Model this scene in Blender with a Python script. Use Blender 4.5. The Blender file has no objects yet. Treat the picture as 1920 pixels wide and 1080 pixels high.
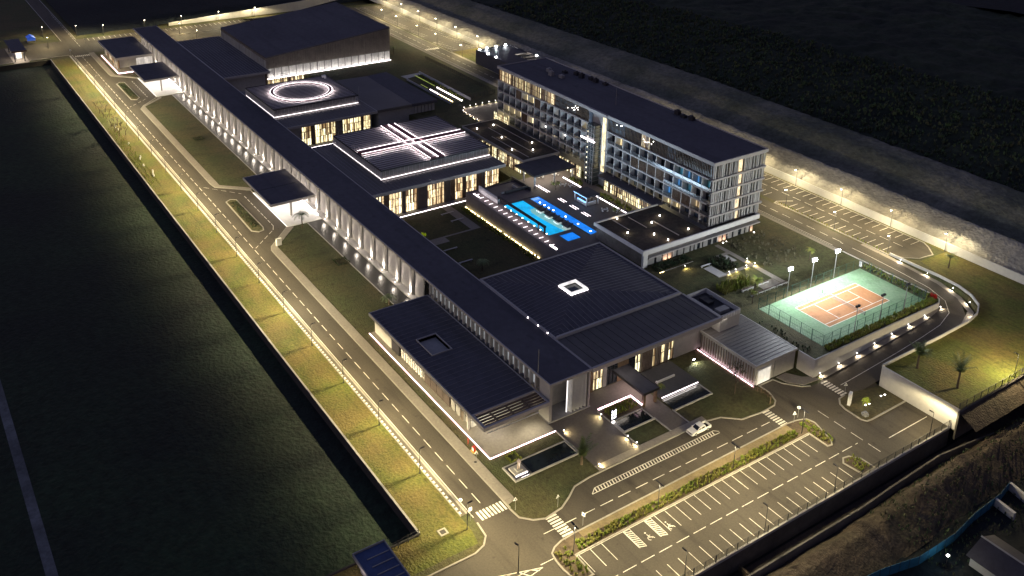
import bpy, math, random
from mathutils import Vector, Matrix, noise
R = math.radians
random.seed(7)
S = bpy.context.scene
C = S.collection

# ------------------------------------------------------------------ camera, sky, sun, exposure
cam = bpy.data.objects.new('camera', bpy.data.cameras.new('camera'))
C.objects.link(cam)
cam.location = (0, 0, 127.5)
cam.rotation_mode = 'XYZ'
cam.rotation_euler = (1.23188699, -0.01964377, 0.97717409)
cam.data.sensor_width = 36
cam.data.lens = 34.06
cam.data.shift_y = -0.17044
cam.data.clip_start = 1
cam.data.clip_end = 6000
S.camera = cam

W = bpy.data.worlds.new('World')
S.world = W
W.use_nodes = True
wn = W.node_tree.nodes
wl = W.node_tree.links
bg = wn['Background']
sky = wn.new('ShaderNodeTexSky')
sky.sky_type = 'NISHITA'
sky.sun_disc = False
sky.sun_elevation = R(-2.5)
sky.sun_rotation = R(200)
tint = wn.new('ShaderNodeMix'); tint.data_type = 'RGBA'; tint.blend_type = 'MULTIPLY'
tint.inputs[0].default_value = 1
tint.inputs[7].default_value = (0.72, 0.70, 1.0, 1)
wl.new(sky.outputs[0], tint.inputs[6]); wl.new(tint.outputs[2], bg.inputs[0])
bg.inputs[1].default_value = 1.35

sd = bpy.data.lights.new('moonlight', 'SUN')
sd.energy = 0.015; sd.angle = R(0.5); sd.color = (0.75, 0.85, 1.0)
so = bpy.data.objects.new('moonlight', sd); so.rotation_euler = (R(35), 0, R(200)); C.objects.link(so)

S.view_settings.view_transform = 'Standard'
S.view_settings.look = 'None'
S.view_settings.gamma = 1
S.view_settings.exposure = 0.75
S.view_settings.use_curve_mapping = False
S.render.engine = 'CYCLES'
S.cycles.max_bounces = 4
S.cycles.diffuse_bounces = 2
S.cycles.glossy_bounces = 2
S.cycles.sample_clamp_indirect = 4
S.cycles.use_denoising = True
S.render.filter_size = 1.2

# ------------------------------------------------------------------ helpers
WL = {}            # world location of each thing's base


class MB:
    def __init__(s):
        s.v = []; s.f = []

    def add(s, vs, fs):
        n = len(s.v); s.v += [tuple(q) for q in vs]; s.f += [tuple(i + n for i in f) for f in fs]; return s

    def box(s, x0, x1, y0, y1, z0, z1):
        return s.add([(x0, y0, z0), (x1, y0, z0), (x1, y1, z0), (x0, y1, z0), (x0, y0, z1), (x1, y0, z1), (x1, y1, z1), (x0, y1, z1)],
                     [(3, 2, 1, 0), (4, 5, 6, 7), (0, 1, 5, 4), (1, 2, 6, 5), (2, 3, 7, 6), (3, 0, 4, 7)])

    def sheet(s, pts, z=None):
        vs = [(p[0], p[1], z if z is not None else p[2]) for p in pts]
        return s.add(vs, [tuple(range(len(vs)))])

    def prism(s, pts, z0, z1):
        n = len(pts)
        a = sum(pts[i][0] * pts[(i + 1) % n][1] - pts[(i + 1) % n][0] * pts[i][1] for i in range(n))
        if a < 0: pts = pts[::-1]
        vs = [(p[0], p[1], z0) for p in pts] + [(p[0], p[1], z1) for p in pts]
        fs = [tuple(range(n))[::-1], tuple(range(n, 2 * n))] + [(i, (i + 1) % n, n + (i + 1) % n, n + i) for i in range(n)]
        return s.add(vs, fs)

    def tube(s, p0, p1, r0, r1=None, n=8):
        r1 = r0 if r1 is None else r1
        a = Vector(p0); b = Vector(p1); d = (b - a).normalized()
        u = d.orthogonal().normalized(); w = d.cross(u)
        vs = []
        for p, r in ((a, r0), (b, r1)):
            for i in range(n):
                t = 2 * math.pi * i / n
                vs.append(p + u * (r * math.cos(t)) + w * (r * math.sin(t)))
        fs = [(i, (i + 1) % n, n + (i + 1) % n, n + i) for i in range(n)] + [tuple(range(n))[::-1], tuple(range(n, 2 * n))]
        return s.add(vs, fs)

    def ribbon(s, pts, w, z0, z1, closed=False):
        # wall / kerb of width w following pts (x, y[, zoffset])
        P = [Vector((p[0], p[1])) for p in pts]; zo = [p[2] if len(p) > 2 else 0 for p in pts]
        n = len(P); L = []; Rr = []
        for i in range(n):
            a = P[i - 1] if (i > 0 or closed) else P[i]; b = P[(i + 1) % n] if (i < n - 1 or closed) else P[i]
            d1 = (P[i] - a); d2 = (b - P[i])
            d1 = d1.normalized() if d1.length > 1e-6 else d2.normalized()
            d2 = d2.normalized() if d2.length > 1e-6 else d1
            t = (d1 + d2).normalized(); nn = Vector((-t.y, t.x)); k = 1 / max(0.5, nn.dot(Vector((-d1.y, d1.x))))
            L.append(P[i] + nn * (w / 2 * k)); Rr.append(P[i] - nn * (w / 2 * k))
        vs = []
        for i in range(n):
            vs += [(L[i].x, L[i].y, z0 + zo[i]), (Rr[i].x, Rr[i].y, z0 + zo[i]), (Rr[i].x, Rr[i].y, z1 + zo[i]), (L[i].x, L[i].y, z1 + zo[i])]
        fs = []
        m = n if closed else n - 1
        for i in range(m):
            a = 4 * i; b = 4 * ((i + 1) % n)
            fs += [(a + 3, a + 2, b + 2, b + 3), (a + 2, a + 1, b + 1, b + 2), (a, a + 3, b + 3, b), (a + 1, a, b, b + 1)]
        if not closed:
            fs += [(0, 1, 2, 3), (4 * n - 1, 4 * n - 2, 4 * n - 3, 4 * n - 4)]
        return s.add(vs, fs)

    def mesh(s, name, mat, off=None, smooth=False):
        me = bpy.data.meshes.new(name)
        vs = s.v if off is None else [(a - off[0], b - off[1], c - off[2]) for a, b, c in s.v]
        me.from_pydata(vs, [], s.f)
        if mat: me.materials.append(mat)
        if smooth: me.polygons.foreach_set('use_smooth', [True] * len(me.polygons))
        me.update()
        return me


def link(name, me, parent=None):
    o = bpy.data.objects.new(name, me); C.objects.link(o)
    if parent: o.parent = parent
    return o


def tag(o, label, cat, group=None, kind=None):
    if label: o['label'] = label
    if cat: o['category'] = cat
    if group: o['group'] = group
    if kind: o['kind'] = kind
    return o


def thing(name, label, cat, loc=(0, 0, 0), group=None, rz=0):
    o = bpy.data.objects.new(name, None); o.empty_display_size = .5
    C.objects.link(o); o.location = loc; o.rotation_euler = (0, 0, rz)
    WL[o.name] = Vector(loc)
    return tag(o, label, cat, group)


def root_of(p):
    while p.parent: p = p.parent
    return p


def part(mb, name, mat, parent, label=None, kind=None, smooth=False):
    """mesh given in world coordinates, hung under an (unrotated) thing or part"""
    o = link(name, mb.mesh(name, mat, WL[root_of(parent).name], smooth), parent)
    if label: o['label'] = label
    if kind: o['kind'] = kind
    return o


def lpart(mb, name, mat, parent, smooth=False):
    """mesh given in the thing's own coordinates"""
    return link(name, mb.mesh(name, mat, None, smooth), parent)


def spart(me, name, parent, loc, rz=0, kind=None):
    """shared mesh placed at world loc under a thing"""
    o = link(name, me, parent); o.location = Vector(loc) - WL[root_of(parent).name]; o.rotation_euler = (0, 0, rz)
    return o


def struct(mb, name, mat, label=None, smooth=False):
    o = link(name, mb.mesh(name, mat, None, smooth)); o['kind'] = 'structure'
    if label: o['label'] = label
    return o


def solo(mb, name, mat, label, cat, group=None, kind=None, smooth=False):
    return tag(link(name, mb.mesh(name, mat, None, smooth)), label, cat, group, kind)


def dup(root, loc, rz=None, label=None):
    def cp(o, par):
        c = o.copy(); C.objects.link(c); c.parent = par
        for ch in o.children: cp(ch, c)
        return c
    r = cp(root, None); r.location = loc; WL[r.name] = Vector(loc)
    if rz is not None: r.rotation_euler = (0, 0, rz)
    if label: r['label'] = label
    return r


def lamp(name, typ, parent, loc, energy, color, size=.15, cone=150, blend=.4, rot=(0, 0, 0), shape=None):
    """a light hung under a thing (local coordinates)"""
    d = bpy.data.lights.new(name, typ); d.energy = energy; d.color = color
    if typ == 'SPOT':
        d.spot_size = R(cone); d.spot_blend = blend; d.shadow_soft_size = size
    elif typ == 'AREA':
        d.shape = 'RECTANGLE'; d.size = shape[0]; d.size_y = shape[1]
    else:
        d.shadow_soft_size = size
    if name in ('pool_lamp', 'led_throw'): d.specular_factor = 0
    o = bpy.data.objects.new(name, d); C.objects.link(o); o.parent = parent; o.location = loc; o.rotation_euler = rot
    return o


def batwing(d):
    """road-lamp optics: more light thrown sideways than straight down"""
    d.use_nodes = True
    n = d.node_tree.nodes; l = d.node_tree.links; e = n['Emission']
    tc = n.new('ShaderNodeTexCoord'); sx = n.new('ShaderNodeSeparateXYZ'); l.new(tc.outputs['Normal'], sx.inputs[0])
    a = n.new('ShaderNodeMath'); a.operation = 'MULTIPLY'; l.new(sx.outputs[2], a.inputs[0]); l.new(sx.outputs[2], a.inputs[1])
    b = n.new('ShaderNodeMath'); b.operation = 'ADD'; l.new(a.outputs[0], b.inputs[0]); b.inputs[1].default_value = .1
    c = n.new('ShaderNodeMath'); c.operation = 'DIVIDE'; c.inputs[0].default_value = .42; l.new(b.outputs[0], c.inputs[1])
    l.new(c.outputs[0], e.inputs['Strength'])


ORD = 'first second third fourth fifth sixth seventh eighth ninth tenth eleventh twelfth thirteenth fourteenth fifteenth sixteenth seventeenth eighteenth nineteenth twentieth'.split()
ORD += ['twenty-' + o for o in ORD[:9]] + ['thirtieth'] + ['thirty-' + o for o in ORD[:9]]

# ------------------------------------------------------------------ materials
MATS = {}


def m(name, col, rough=.8, var=.2, scale=1.5, big=.08, col2=None, bump=0, bscale=6, metal=0, spec=.3):
    if name in MATS: return MATS[name]
    ma = bpy.data.materials.new(name); ma.use_nodes = True
    nt = ma.node_tree; n = nt.nodes; l = nt.links
    p = n['Principled BSDF']
    p.inputs['Roughness'].default_value = rough; p.inputs['Metallic'].default_value = metal
    p.inputs['Specular IOR Level'].default_value = spec
    g = n.new('ShaderNodeNewGeometry')
    n1 = n.new('ShaderNodeTexNoise'); n1.inputs['Scale'].default_value = scale; n1.inputs['Detail'].default_value = 6; n1.inputs['Roughness'].default_value = .65
    n2 = n.new('ShaderNodeTexNoise'); n2.inputs['Scale'].default_value = big; n2.inputs['Detail'].default_value = 5
    l.new(g.outputs['Position'], n1.inputs['Vector']); l.new(g.outputs['Position'], n2.inputs['Vector'])
    mx = n.new('ShaderNodeMix'); mx.data_type = 'RGBA'
    c2 = col2 or tuple(c * (1 - var) for c in col)
    rp = n.new('ShaderNodeMapRange'); rp.inputs[1].default_value = .38; rp.inputs[2].default_value = .62
    l.new(n2.outputs['Fac'], rp.inputs[0]); l.new(rp.outputs[0], mx.inputs[0])
    mx.inputs[6].default_value = (*col, 1); mx.inputs[7].default_value = (*c2, 1)
    v = n.new('ShaderNodeMapRange'); v.inputs[1].default_value = .3; v.inputs[2].default_value = .7
    v.inputs[3].default_value = 1 - var; v.inputs[4].default_value = 1 + var
    l.new(n1.outputs['Fac'], v.inputs[0])
    mu = n.new('ShaderNodeMix'); mu.data_type = 'RGBA'; mu.blend_type = 'MULTIPLY'; mu.inputs[0].default_value = 1
    l.new(mx.outputs[2], mu.inputs[6]); l.new(v.outputs[0], mu.inputs[7])
    l.new(mu.outputs[2], p.inputs['Base Color'])
    if bump:
        n3 = n.new('ShaderNodeTexNoise'); n3.inputs['Scale'].default_value = bscale; n3.inputs['Detail'].default_value = 4
        l.new(g.outputs['Position'], n3.inputs['Vector'])
        b = n.new('ShaderNodeBump'); b.inputs['Strength'].default_value = bump; b.inputs['Distance'].default_value = .3
        l.new(n3.outputs['Fac'], b.inputs['Height']); l.new(b.outputs[0], p.inputs['Normal'])
    MATS[name] = ma
    return ma


def em(name, col, strength, vary=0, vscale=1.2, sample=True, base=(.2, .2, .2)):
    """emissive surface (strips, lit windows, lenses, painted glow)"""
    if name in MATS: return MATS[name]
    ma = bpy.data.materials.new(name); ma.use_nodes = True
    nt = ma.node_tree; n = nt.nodes; l = nt.links
    p = n['Principled BSDF']; p.inputs['Base Color'].default_value = (*base, 1)
    p.inputs['Emission Color'].default_value = (*col, 1); p.inputs['Emission Strength'].default_value = strength
    if vary:
        g = n.new('ShaderNodeNewGeometry')
        mp = n.new('ShaderNodeMapping'); mp.inputs['Scale'].default_value = (vscale, vscale, vscale * .35)
        l.new(g.outputs['Position'], mp.inputs['Vector'])
        t = n.new('ShaderNodeTexNoise'); t.inputs['Scale'].default_value = 1; t.inputs['Detail'].default_value = 3; t.inputs['Roughness'].default_value = .75
        l.new(mp.outputs[0], t.inputs['Vector'])
        r = n.new('ShaderNodeMapRange'); r.inputs[1].default_value = .32; r.inputs[2].default_value = .68
        r.inputs[3].default_value = strength * (1 - vary); r.inputs[4].default_value = strength * (1 + vary)
        l.new(t.outputs['Fac'], r.inputs[0]); l.new(r.outputs[0], p.inputs['Emission Strength'])
    if not sample:
        try: ma.cycles.emission_sampling = 'NONE'
        except Exception: pass
    MATS[name] = ma
    return ma


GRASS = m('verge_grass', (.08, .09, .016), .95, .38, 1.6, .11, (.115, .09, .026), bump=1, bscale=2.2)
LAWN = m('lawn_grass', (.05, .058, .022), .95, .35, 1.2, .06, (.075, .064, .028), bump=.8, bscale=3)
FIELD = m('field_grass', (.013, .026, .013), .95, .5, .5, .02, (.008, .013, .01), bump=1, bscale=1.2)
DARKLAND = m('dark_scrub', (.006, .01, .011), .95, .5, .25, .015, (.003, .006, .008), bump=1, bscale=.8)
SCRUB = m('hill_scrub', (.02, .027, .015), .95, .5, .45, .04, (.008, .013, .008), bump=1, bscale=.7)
EARTH = m('bare_earth', (.055, .04, .029), .95, .55, 1.1, .12, (.045, .036, .024), bump=1, bscale=2.4)
SHOT = m('sprayed_concrete_slope', (.25, .235, .205), .95, .3, .6, .05, (.16, .15, .13), bump=1.4, bscale=1.2)
ASPH = m('asphalt', (.076, .065, .05), .85, .16, 3, .035, (.058, .05, .04), bump=.15, bscale=20)
def wear(ma, dark, lo, hi, sx, sy):
    nt = ma.node_tree; n = nt.nodes; l = nt.links; p = n['Principled BSDF']
    src = p.inputs['Base Color'].links[0].from_socket
    for (scx, scy, a, b_, k) in ((sx, sy, .52, .72, dark), (.5, .5, .63, .7, dark * .9), (7, 7, .68, .76, dark * 1.1)):
        g = n.new('ShaderNodeNewGeometry'); mp = n.new('ShaderNodeMapping'); mp.inputs['Scale'].default_value = (scx, scy, 1)
        t = n.new('ShaderNodeTexNoise'); t.inputs['Scale'].default_value = 1; t.inputs['Detail'].default_value = 5
        r_ = n.new('ShaderNodeMapRange'); r_.inputs[1].default_value = a; r_.inputs[2].default_value = b_; r_.inputs[3].default_value = 1; r_.inputs[4].default_value = 1 - k
        x = n.new('ShaderNodeMix'); x.data_type = 'RGBA'; x.blend_type = 'MULTIPLY'; x.inputs[0].default_value = 1
        l.new(g.outputs['Position'], mp.inputs['Vector']); l.new(mp.outputs[0], t.inputs['Vector']); l.new(t.outputs['Fac'], r_.inputs[0])
        l.new(src, x.inputs[6]); l.new(r_.outputs[0], x.inputs[7]); src = x.outputs[2]
    l.new(src, p.inputs['Base Color'])


wear(ASPH, .28, 0, 0, .06, .5)
CONC = m('concrete_paving', (.25, .225, .19), .85, .15, 2, .12, bump=.1)
KERB = m('concrete_kerb', (.3, .28, .24), .8, .12, 2, .3)
PAINT = m('road_paint', (.72, .69, .6), .7, .12, 2.5, .4)
wear(PAINT, .45, 0, 0, 1.5, 1.5)
YELLOW = m('yellow_paint', (.62, .42, .05), .7, .15, 2.5, .4)
WALLW = m('rendered_wall', (.42, .41, .39), .85, .08, 1, .15)
WALLG = m('grey_wall', (.3, .29, .28), .85, .1, 1, .15)
FASCIA = m('fascia_panel', (.34, .325, .31), .6, .08, .8, .2)
ROOF = m('roof_membrane', (.077, .075, .087), .8, .16, .6, .05, (.064, .062, .074))
wear(ROOF, .22, 0, 0, .03, .4); wear(GRASS, .3, 0, 0, .05, .9); wear(LAWN, .35, 0, 0, .25, .1)
ROOFL = m('roof_metal_grey', (.12, .11, .105), .55, .12, .8, .1)
SEAM = m('roof_seam', (.2, .19, .2), .5, .1, 1, .2)
DARK = m('dark_metal', (.03, .03, .034), .5, .15, 2, .3)
STEEL = m('galvanised_steel', (.28, .28, .28), .45, .1, 2, .3, metal=.4)
WOOD = m('timber_slat', (.14, .095, .062), .7, .25, 2, .4)
WOODL = m('timber_batten', (.2, .165, .135), .7, .2, 2, .4)
GLASSD = m('dark_glass', (.02, .028, .036), .12, .2, .8, .2, spec=.6)
GLASSB = m('blue_grey_glass', (.12, .17, .22), .15, .3, 1.2, .3, spec=.6)
WHITE = m('white_panel', (.62, .62, .6), .7, .06, 1, .2)
SLAT = m('pale_slat', (.42, .42, .41), .7, .1, 2, .4)
MESH_SCR = m('perforated_screen', (.3, .29, .28), .6, .3, 3, .3)
WATERD = m('still_water', (.01, .014, .016), .06, .2, 1, .2, bump=.05, bscale=3, spec=.22)
BARK = m('palm_bark', (.1, .075, .05), .9, .3, 5, .5)
LEAF = m('palm_leaf', (.17, .23, .09), .6, .3, 4, .5)
SHRUB = m('shrub_leaf', (.15, .2, .03), .8, .45, 2.5, .5, (.19, .18, .045))
SHRUBD = m('dark_shrub_leaf', (.04, .07, .03), .8, .5, 2.5, .5, (.05, .05, .03))
REDF = m('red_flower', (.5, .03, .02), .8, .3, 4, .6)
MULCH = m('planting_soil', (.1, .075, .05), .95, .3, 2, .3)

LEDW = em('led_strip_white', (1, .87, .92), 6)
LEDP = em('led_strip_pink', (1, .62, .72), 5)
LEDY = em('led_strip_yellow', (1, .8, .38), 7)
LENS = em('lamp_lens', (1, .88, .6), 26, sample=False)
SPOTL = em('spot_lens', (1, .93, .86), 9, sample=False)
FLOODL = em('flood_lens', (.9, .95, 1), 60, sample=False)
WARM = em('lit_interior_warm', (1, .72, .38), .72, .85, 1.9)
WARMY = em('lit_interior_yellow', (1, .8, .42), .75, .8, 1.7)
WARMD = em('lit_interior_dim', (1, .74, .4), .35, .7, 1.3)
BLUEW = em('lit_interior_blue', (.1, .42, 1), .3, .6, 1.5)
TEALW = em('lit_interior_teal', (.03, .3, .45), .2, .5, 1.5)
SOFT = em('lit_white_panel', (1, .95, .88), .8, .3, .6, base=(.6, .6, .6))

STREET = (1, .83, .47)
COOL = (1, .92, .84)

# ================================================================== THE GROUND
ZU = 4.6          # the upper terrace (hotel, court, right-hand car park)
g = MB()
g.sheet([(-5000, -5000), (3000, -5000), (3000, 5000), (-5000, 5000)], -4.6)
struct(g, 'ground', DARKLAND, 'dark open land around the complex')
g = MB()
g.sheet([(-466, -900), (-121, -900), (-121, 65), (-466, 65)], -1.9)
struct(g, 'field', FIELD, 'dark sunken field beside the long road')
g = MB()
tk = [(-420 + 7 * k, 9.5) for k in range(43)]
for p, q in zip(tk, tk[1:]): g.sheet([(p[0], p[1] - .9), (q[0], q[1] - .9), (q[0], q[1] + .9), (p[0], p[1] + .9)], -1.89)
struct(g, 'dirt_track', m('pale_track', (.11, .12, .13), .95, .4, .8, .1), 'faint pale track across the dark field')


def bumpy(x0, x1, y0, y1, step, zf, amp, sc):
    b = MB(); nx = int((x1 - x0) / step) + 1; ny = int((y1 - y0) / step) + 1
    for j in range(ny):
        for i in range(nx):
            x = x0 + (x1 - x0) * i / (nx - 1); y = y0 + (y1 - y0) * j / (ny - 1)
            b.v.append((x, y, zf(x, y) + amp * noise.fractal((x * sc, y * sc, 3.1), 1, 2, 4)))
    for j in range(ny - 1):
        for i in range(nx - 1):
            a = j * nx + i; b.f.append((a, a + 1, a + nx + 1, a + nx))
    return b


# site level z = 0: lawn sheets that do not overlap
g = MB()
g.sheet([(-500, 65), (-88.2, 65), (-88.2, 172.9), (-115, 172.9), (-115, 240), (-500, 240)], 0)
g.sheet([(-1600, -900), (-466, -900), (-466, 65), (-1600, 65)], 0)
g.sheet([(-1600, 65), (-500, 65), (-500, 240), (-1600, 240)], 0)
g.sheet([(-121, -200), (-88.2, -200), (-88.2, 65), (-121, 65)], 0)
struct(g, 'lawn', LAWN, 'dark lawn between the road and the long gallery')
g = MB()
g.sheet([(-466, 65.2), (-113.8, 65.2), (-113.8, 72.7), (-117, 73.35), (-466, 73.35)], .01)
g.sheet([(-121, 45), (-113.7, 45), (-113.7, 65.2), (-121, 65.2)], .01)
struct(g, 'verge', GRASS, 'golden grass verge between field wall and road')

# upper terrace as a solid step
TERR = [(-115.2, 162.6), (-115.2, 209.3), (-116.2, 210.9), (-118, 211.3), (-146, 211.3), (-146, 220.6), (-120, 220.7), (-113, 218.5), (-107.4, 214.3),
        (-105.8, 208), (-105.2, 173.1), (-86.7, 173.1), (-86.7, 236.6), (-478, 236.6), (-478, 165), (-432, 150), (-375, 150), (-300, 164), (-236, 162), (-233.4, 143.7),
        (-190, 143.7), (-186, 152), (-178.6, 152), (-146, 151.6), (-145.6, 158), (-137.4, 158), (-137, 162.4)]
g = MB().prism(TERR, -.5, ZU)
struct(g, 'terrace', LAWN, 'raised lawn terrace that carries hotel and court')
g = MB(); g.sheet([(-86.75, 173.2), (-105, 173.2), (-105.6, 208), (-107.2, 214.4), (-113, 218.7), (-120, 221), (-131, 225), (-130.5, 236.2), (-86.75, 236.2)], ZU + .01)
struct(g, 'palm_lawn', GRASS, 'golden lawn with three palms above the ramp')
# far end slope down to the lower level
g = MB().sheet([(-478, 165, ZU), (-478, 236.6, ZU), (-500, 236.6, .02), (-500, 165, .02)])
struct(g, 'far_slope', GRASS)

# the long road at the left, its bays, the front road and car park
road = MB()
road.sheet([(-470, 75), (-118, 75), (-118, 82), (-470, 82)], .02)
road.sheet([(-430.9, 82), (-427.5, 82.2), (-418.5, 91.3), (-388.9, 91.3), (-381, 83.9), (-377.4, 82)], .02)
road.sheet([(-291.6, 82), (-288, 82.4), (-280, 91.3), (-249.4, 91.3), (-239.6, 82.8), (-237.5, 82)], .02)
struct(road, 'road', ASPH, 'long straight road beside the golden verge')
FRONT = [(-88.2, 35), (-112.2, 35), (-112.2, 70.9), (-113, 73.1), (-114.6, 74.4), (-118, 75), (-118, 82), (-115, 82.2), (-113.1, 84), (-112.2, 86.1), (-112.8, 90.2), (-114.3, 93),
         (-116, 95.6), (-116.5, 99.6), (-116.7, 131), (-116, 134.4), (-113.1, 137.6), (-112.5, 142.9), (-112.7, 147.2), (-113.7, 148.7), (-116.5, 149.8), (-119.4, 149.8), (-119.4, 154.2),
         (-117.3, 154.9), (-114.2, 157.6), (-113.2, 159.5), (-113, 162.4), (-113.4, 164), (-113.4, 166), (-106.6, 166), (-106.6, 172.6), (-88.2, 172.6)]
struct(MB().sheet(FRONT, .02), 'car_park', ASPH, 'front car park and access road with white bay lines')
struct(MB().sheet([(-498, 30), (-470, 30), (-470, 215), (-498, 215)], .02).sheet([(-1200, 75), (-498, 75), (-498, 82), (-1200, 82)], .02), 'far_road', ASPH, 'access road and car park at the far gate')
struct(MB().sheet([(-478, 211.5), (-146, 211.5), (-146, 219.6), (-478, 219.6)], ZU + .02)
       .sheet([(-265, 221.4), (-135.5, 221.4), (-132, 226), (-131.5, 231), (-135, 235.5), (-265, 235.5)], ZU + .02)
       .sheet([(-475, 221.4), (-373, 221.4), (-373, 235.5), (-475, 235.5)], ZU + .02), 'upper_road', ASPH, 'road and car park behind the hotel')
struct(MB().sheet([(-345, 220.2), (-265, 220.2), (-265, 235.8), (-345, 235.8)], ZU + .02), 'service_yard', CONC, 'pale service yard behind the hotel')

struct(MB().sheet([(-478, 235.62), (-131, 235.62), (-131, 236.5), (-478, 236.5)], ZU + .03).sheet([(-373, 221.6), (-352, 221.6), (-352, 235.5), (-373, 235.5)], ZU + .02), 'verge', GRASS, 'bright grass strips beside the upper car parks')
# ramp that drops round the tennis court
rc = [(-150, 215.5, 4.62), (-140, 215.6, 4.5), (-130, 215.9, 3.95), (-122, 215.6, 3.6), (-116, 213.6, 3.35), (-112.2, 209.5, 3.1), (-110.4, 203, 2.7), (-110, 195, 2.1), (-109.8, 185, 1.35), (-109.8, 175, .6), (-109.8, 168, .12), (-109.8, 165.5, .03)]
b = MB(); L = []
for i, p in enumerate(rc):
    a = rc[max(0, i - 1)]; c = rc[min(len(rc) - 1, i + 1)]
    t = Vector((c[0] - a[0], c[1] - a[1])).normalized(); nn = Vector((-t.y, t.x))
    hw = 3.9
    b.v += [(p[0] + nn.x * hw, p[1] + nn.y * hw, p[2]), (p[0] - nn.x * hw, p[1] - nn.y * hw, p[2])]
b.f = [(2 * i, 2 * i + 1, 2 * i + 3, 2 * i + 2) for i in range(len(rc) - 1)]
struct(b, 'ramp', ASPH, 'dark asphalt ramp curving round the tennis court')


def strip_along(pts, off0, off1, dz):
    b = MB()
    for i, p in enumerate(pts):
        a = pts[max(0, i - 1)]; c = pts[min(len(pts) - 1, i + 1)]
        t = Vector((c[0] - a[0], c[1] - a[1])).normalized(); nn = Vector((-t.y, t.x))
        b.v += [(p[0] + nn.x * off0, p[1] + nn.y * off0, p[2] + dz), (p[0] + nn.x * off1, p[1] + nn.y * off1, p[2] + dz)]
    b.f = [(2 * i, 2 * i + 1, 2 * i + 3, 2 * i + 2) for i in range(len(pts) - 1)]
    return b


struct(strip_along(rc, .07, -.07, .012), 'ramp_marking', PAINT)
# ramp pavements: inner one under the court wall, outer one under the curved wall
inn = [(-114.2, 164, .1), (-114.2, 175, .7), (-114.2, 185, 1.45), (-114.2, 195, 2.2), (-114.4, 203, 2.8), (-115, 207.5, 3.1), (-116.8, 210, 3.4)]
struct(strip_along(inn, .75, -.85, .04), 'ramp_path', CONC)
out = [(-146, 220.0, 4.62), (-138, 220.1, 4.4), (-130, 220.3, 4.0), (-122, 220.1, 3.65), (-115, 218.2, 3.35), (-109.3, 214.4, 3.2), (-106.9, 208, 3.0)]
struct(strip_along(out, .6, -.9, .04), 'ramp_path', CONC)

# pavements with kerbs
pv = MB()
for x0, x1 in ((-470, -433), (-377, -291.8), (-237.3, -120)):
    pv.prism([(x0, 82.25), (x1, 82.25), (x1, 84.3), (x0, 84.3)], 0, .13)
pv.prism([(-433, 82.25), (-427.6, 82.5), (-418.9, 91.2), (-418.9, 92.6), (-428.8, 84.3), (-433, 84.3)], 0, .13)
pv.prism([(-291.8, 82.25), (-288.2, 82.6), (-280.2, 91.6), (-281.5, 92.6), (-289, 84.3), (-291.8, 84.3)], 0, .13)
pv.prism([(-387.2, 91.2), (-388.7, 91.5), (-389.5, 93), (-387, 92.7), (-379.6, 84.3), (-377, 84.3), (-377, 82.25), (-380.8, 84)], 0, .13)
pv.prism([(-249.2, 91.5), (-250, 93), (-248.2, 93), (-238.6, 84.3), (-237.3, 84.3), (-237.3, 82.25), (-239.6, 83)], 0, .13)
struct(pv, 'pavement', CONC, 'narrow concrete pavement along the long road')
struct(MB().prism([(-118.8, 82.3), (-119.9, 82.3), (-119.9, 84.25), (-119.3, 84.1)], 0, .13)
       .prism([(-116.9, 102.4), (-116.9, 131.2), (-118.4, 131.2), (-118.4, 102.4)], 0, .13)
       .prism([(-119.6, 155.5), (-117, 156), (-114.2, 158.6), (-113.8, 163), (-115.1, 163), (-116.6, 160.6), (-119.6, 158.6)], 0, .13), 'front_pavement', CONC)
kb = MB()
kb.ribbon([(-112.0, 35), (-112.0, 70.9), (-112.8, 73.2), (-114.5, 74.7), (-118, 75.1)], .3, 0, .16)
kb.ribbon(FRONT[6:26], .3, 0, .16)
kb.ribbon([(-470, 82.12), (-431.5, 82.12), (-427.7, 82.4), (-418.6, 91.4), (-388.9, 91.4), (-380.9, 84), (-377.4, 82.12), (-291.7, 82.12), (-288.1, 82.5), (-280.1, 91.4), (-249.3, 91.4), (-239.6, 82.9), (-237.5, 82.12), (-118, 82.12)], .25, 0, .15)
kb.ribbon([(-478, 211.3), (-146, 211.3)], .3, ZU - .2, ZU + .15)
kb.ribbon([(-373, 221.3), (-373, 220), (-430, 220), (-475, 220)], .35, ZU - .2, ZU + .15)
kb.ribbon([(-138, 220.6), (-172, 220.4), (-178, 219.9), (-178.5, 221.5), (-176, 226)], .35, ZU - .2, ZU + .15)
kb.ribbon([(-265, 235.6), (-137.2, 235.6), (-134.8, 234.2), (-131.4, 231.2), (-132, 225.8), (-134.6, 222.6), (-138, 221.2)], .3, ZU - .2, ZU + .15)
kb.ribbon([(-475, 235.6), (-373, 235.6)], .3, ZU - .2, ZU + .15)
kb.ribbon([(-470, 30), (-470, 57), (-470.6, 73.5)], .3, 0, .15)
kb.ribbon([(-483, 105), (-483, 200)], .3, 0, .15)
struct(kb, 'kerb', KERB)
struct(MB().sheet([(-470, 209.9), (-146, 209.9), (-146, 211.1), (-470, 211.1)], ZU + .03).sheet([(-178, 220.7), (-138, 220.8), (-138, 221.3), (-178, 221.3)], ZU + .025)
       .sheet([(-350, 219.8), (-373, 219.8), (-373, 221.2), (-350, 221.2)], ZU + .03), 'upper_pavement', CONC)
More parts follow.
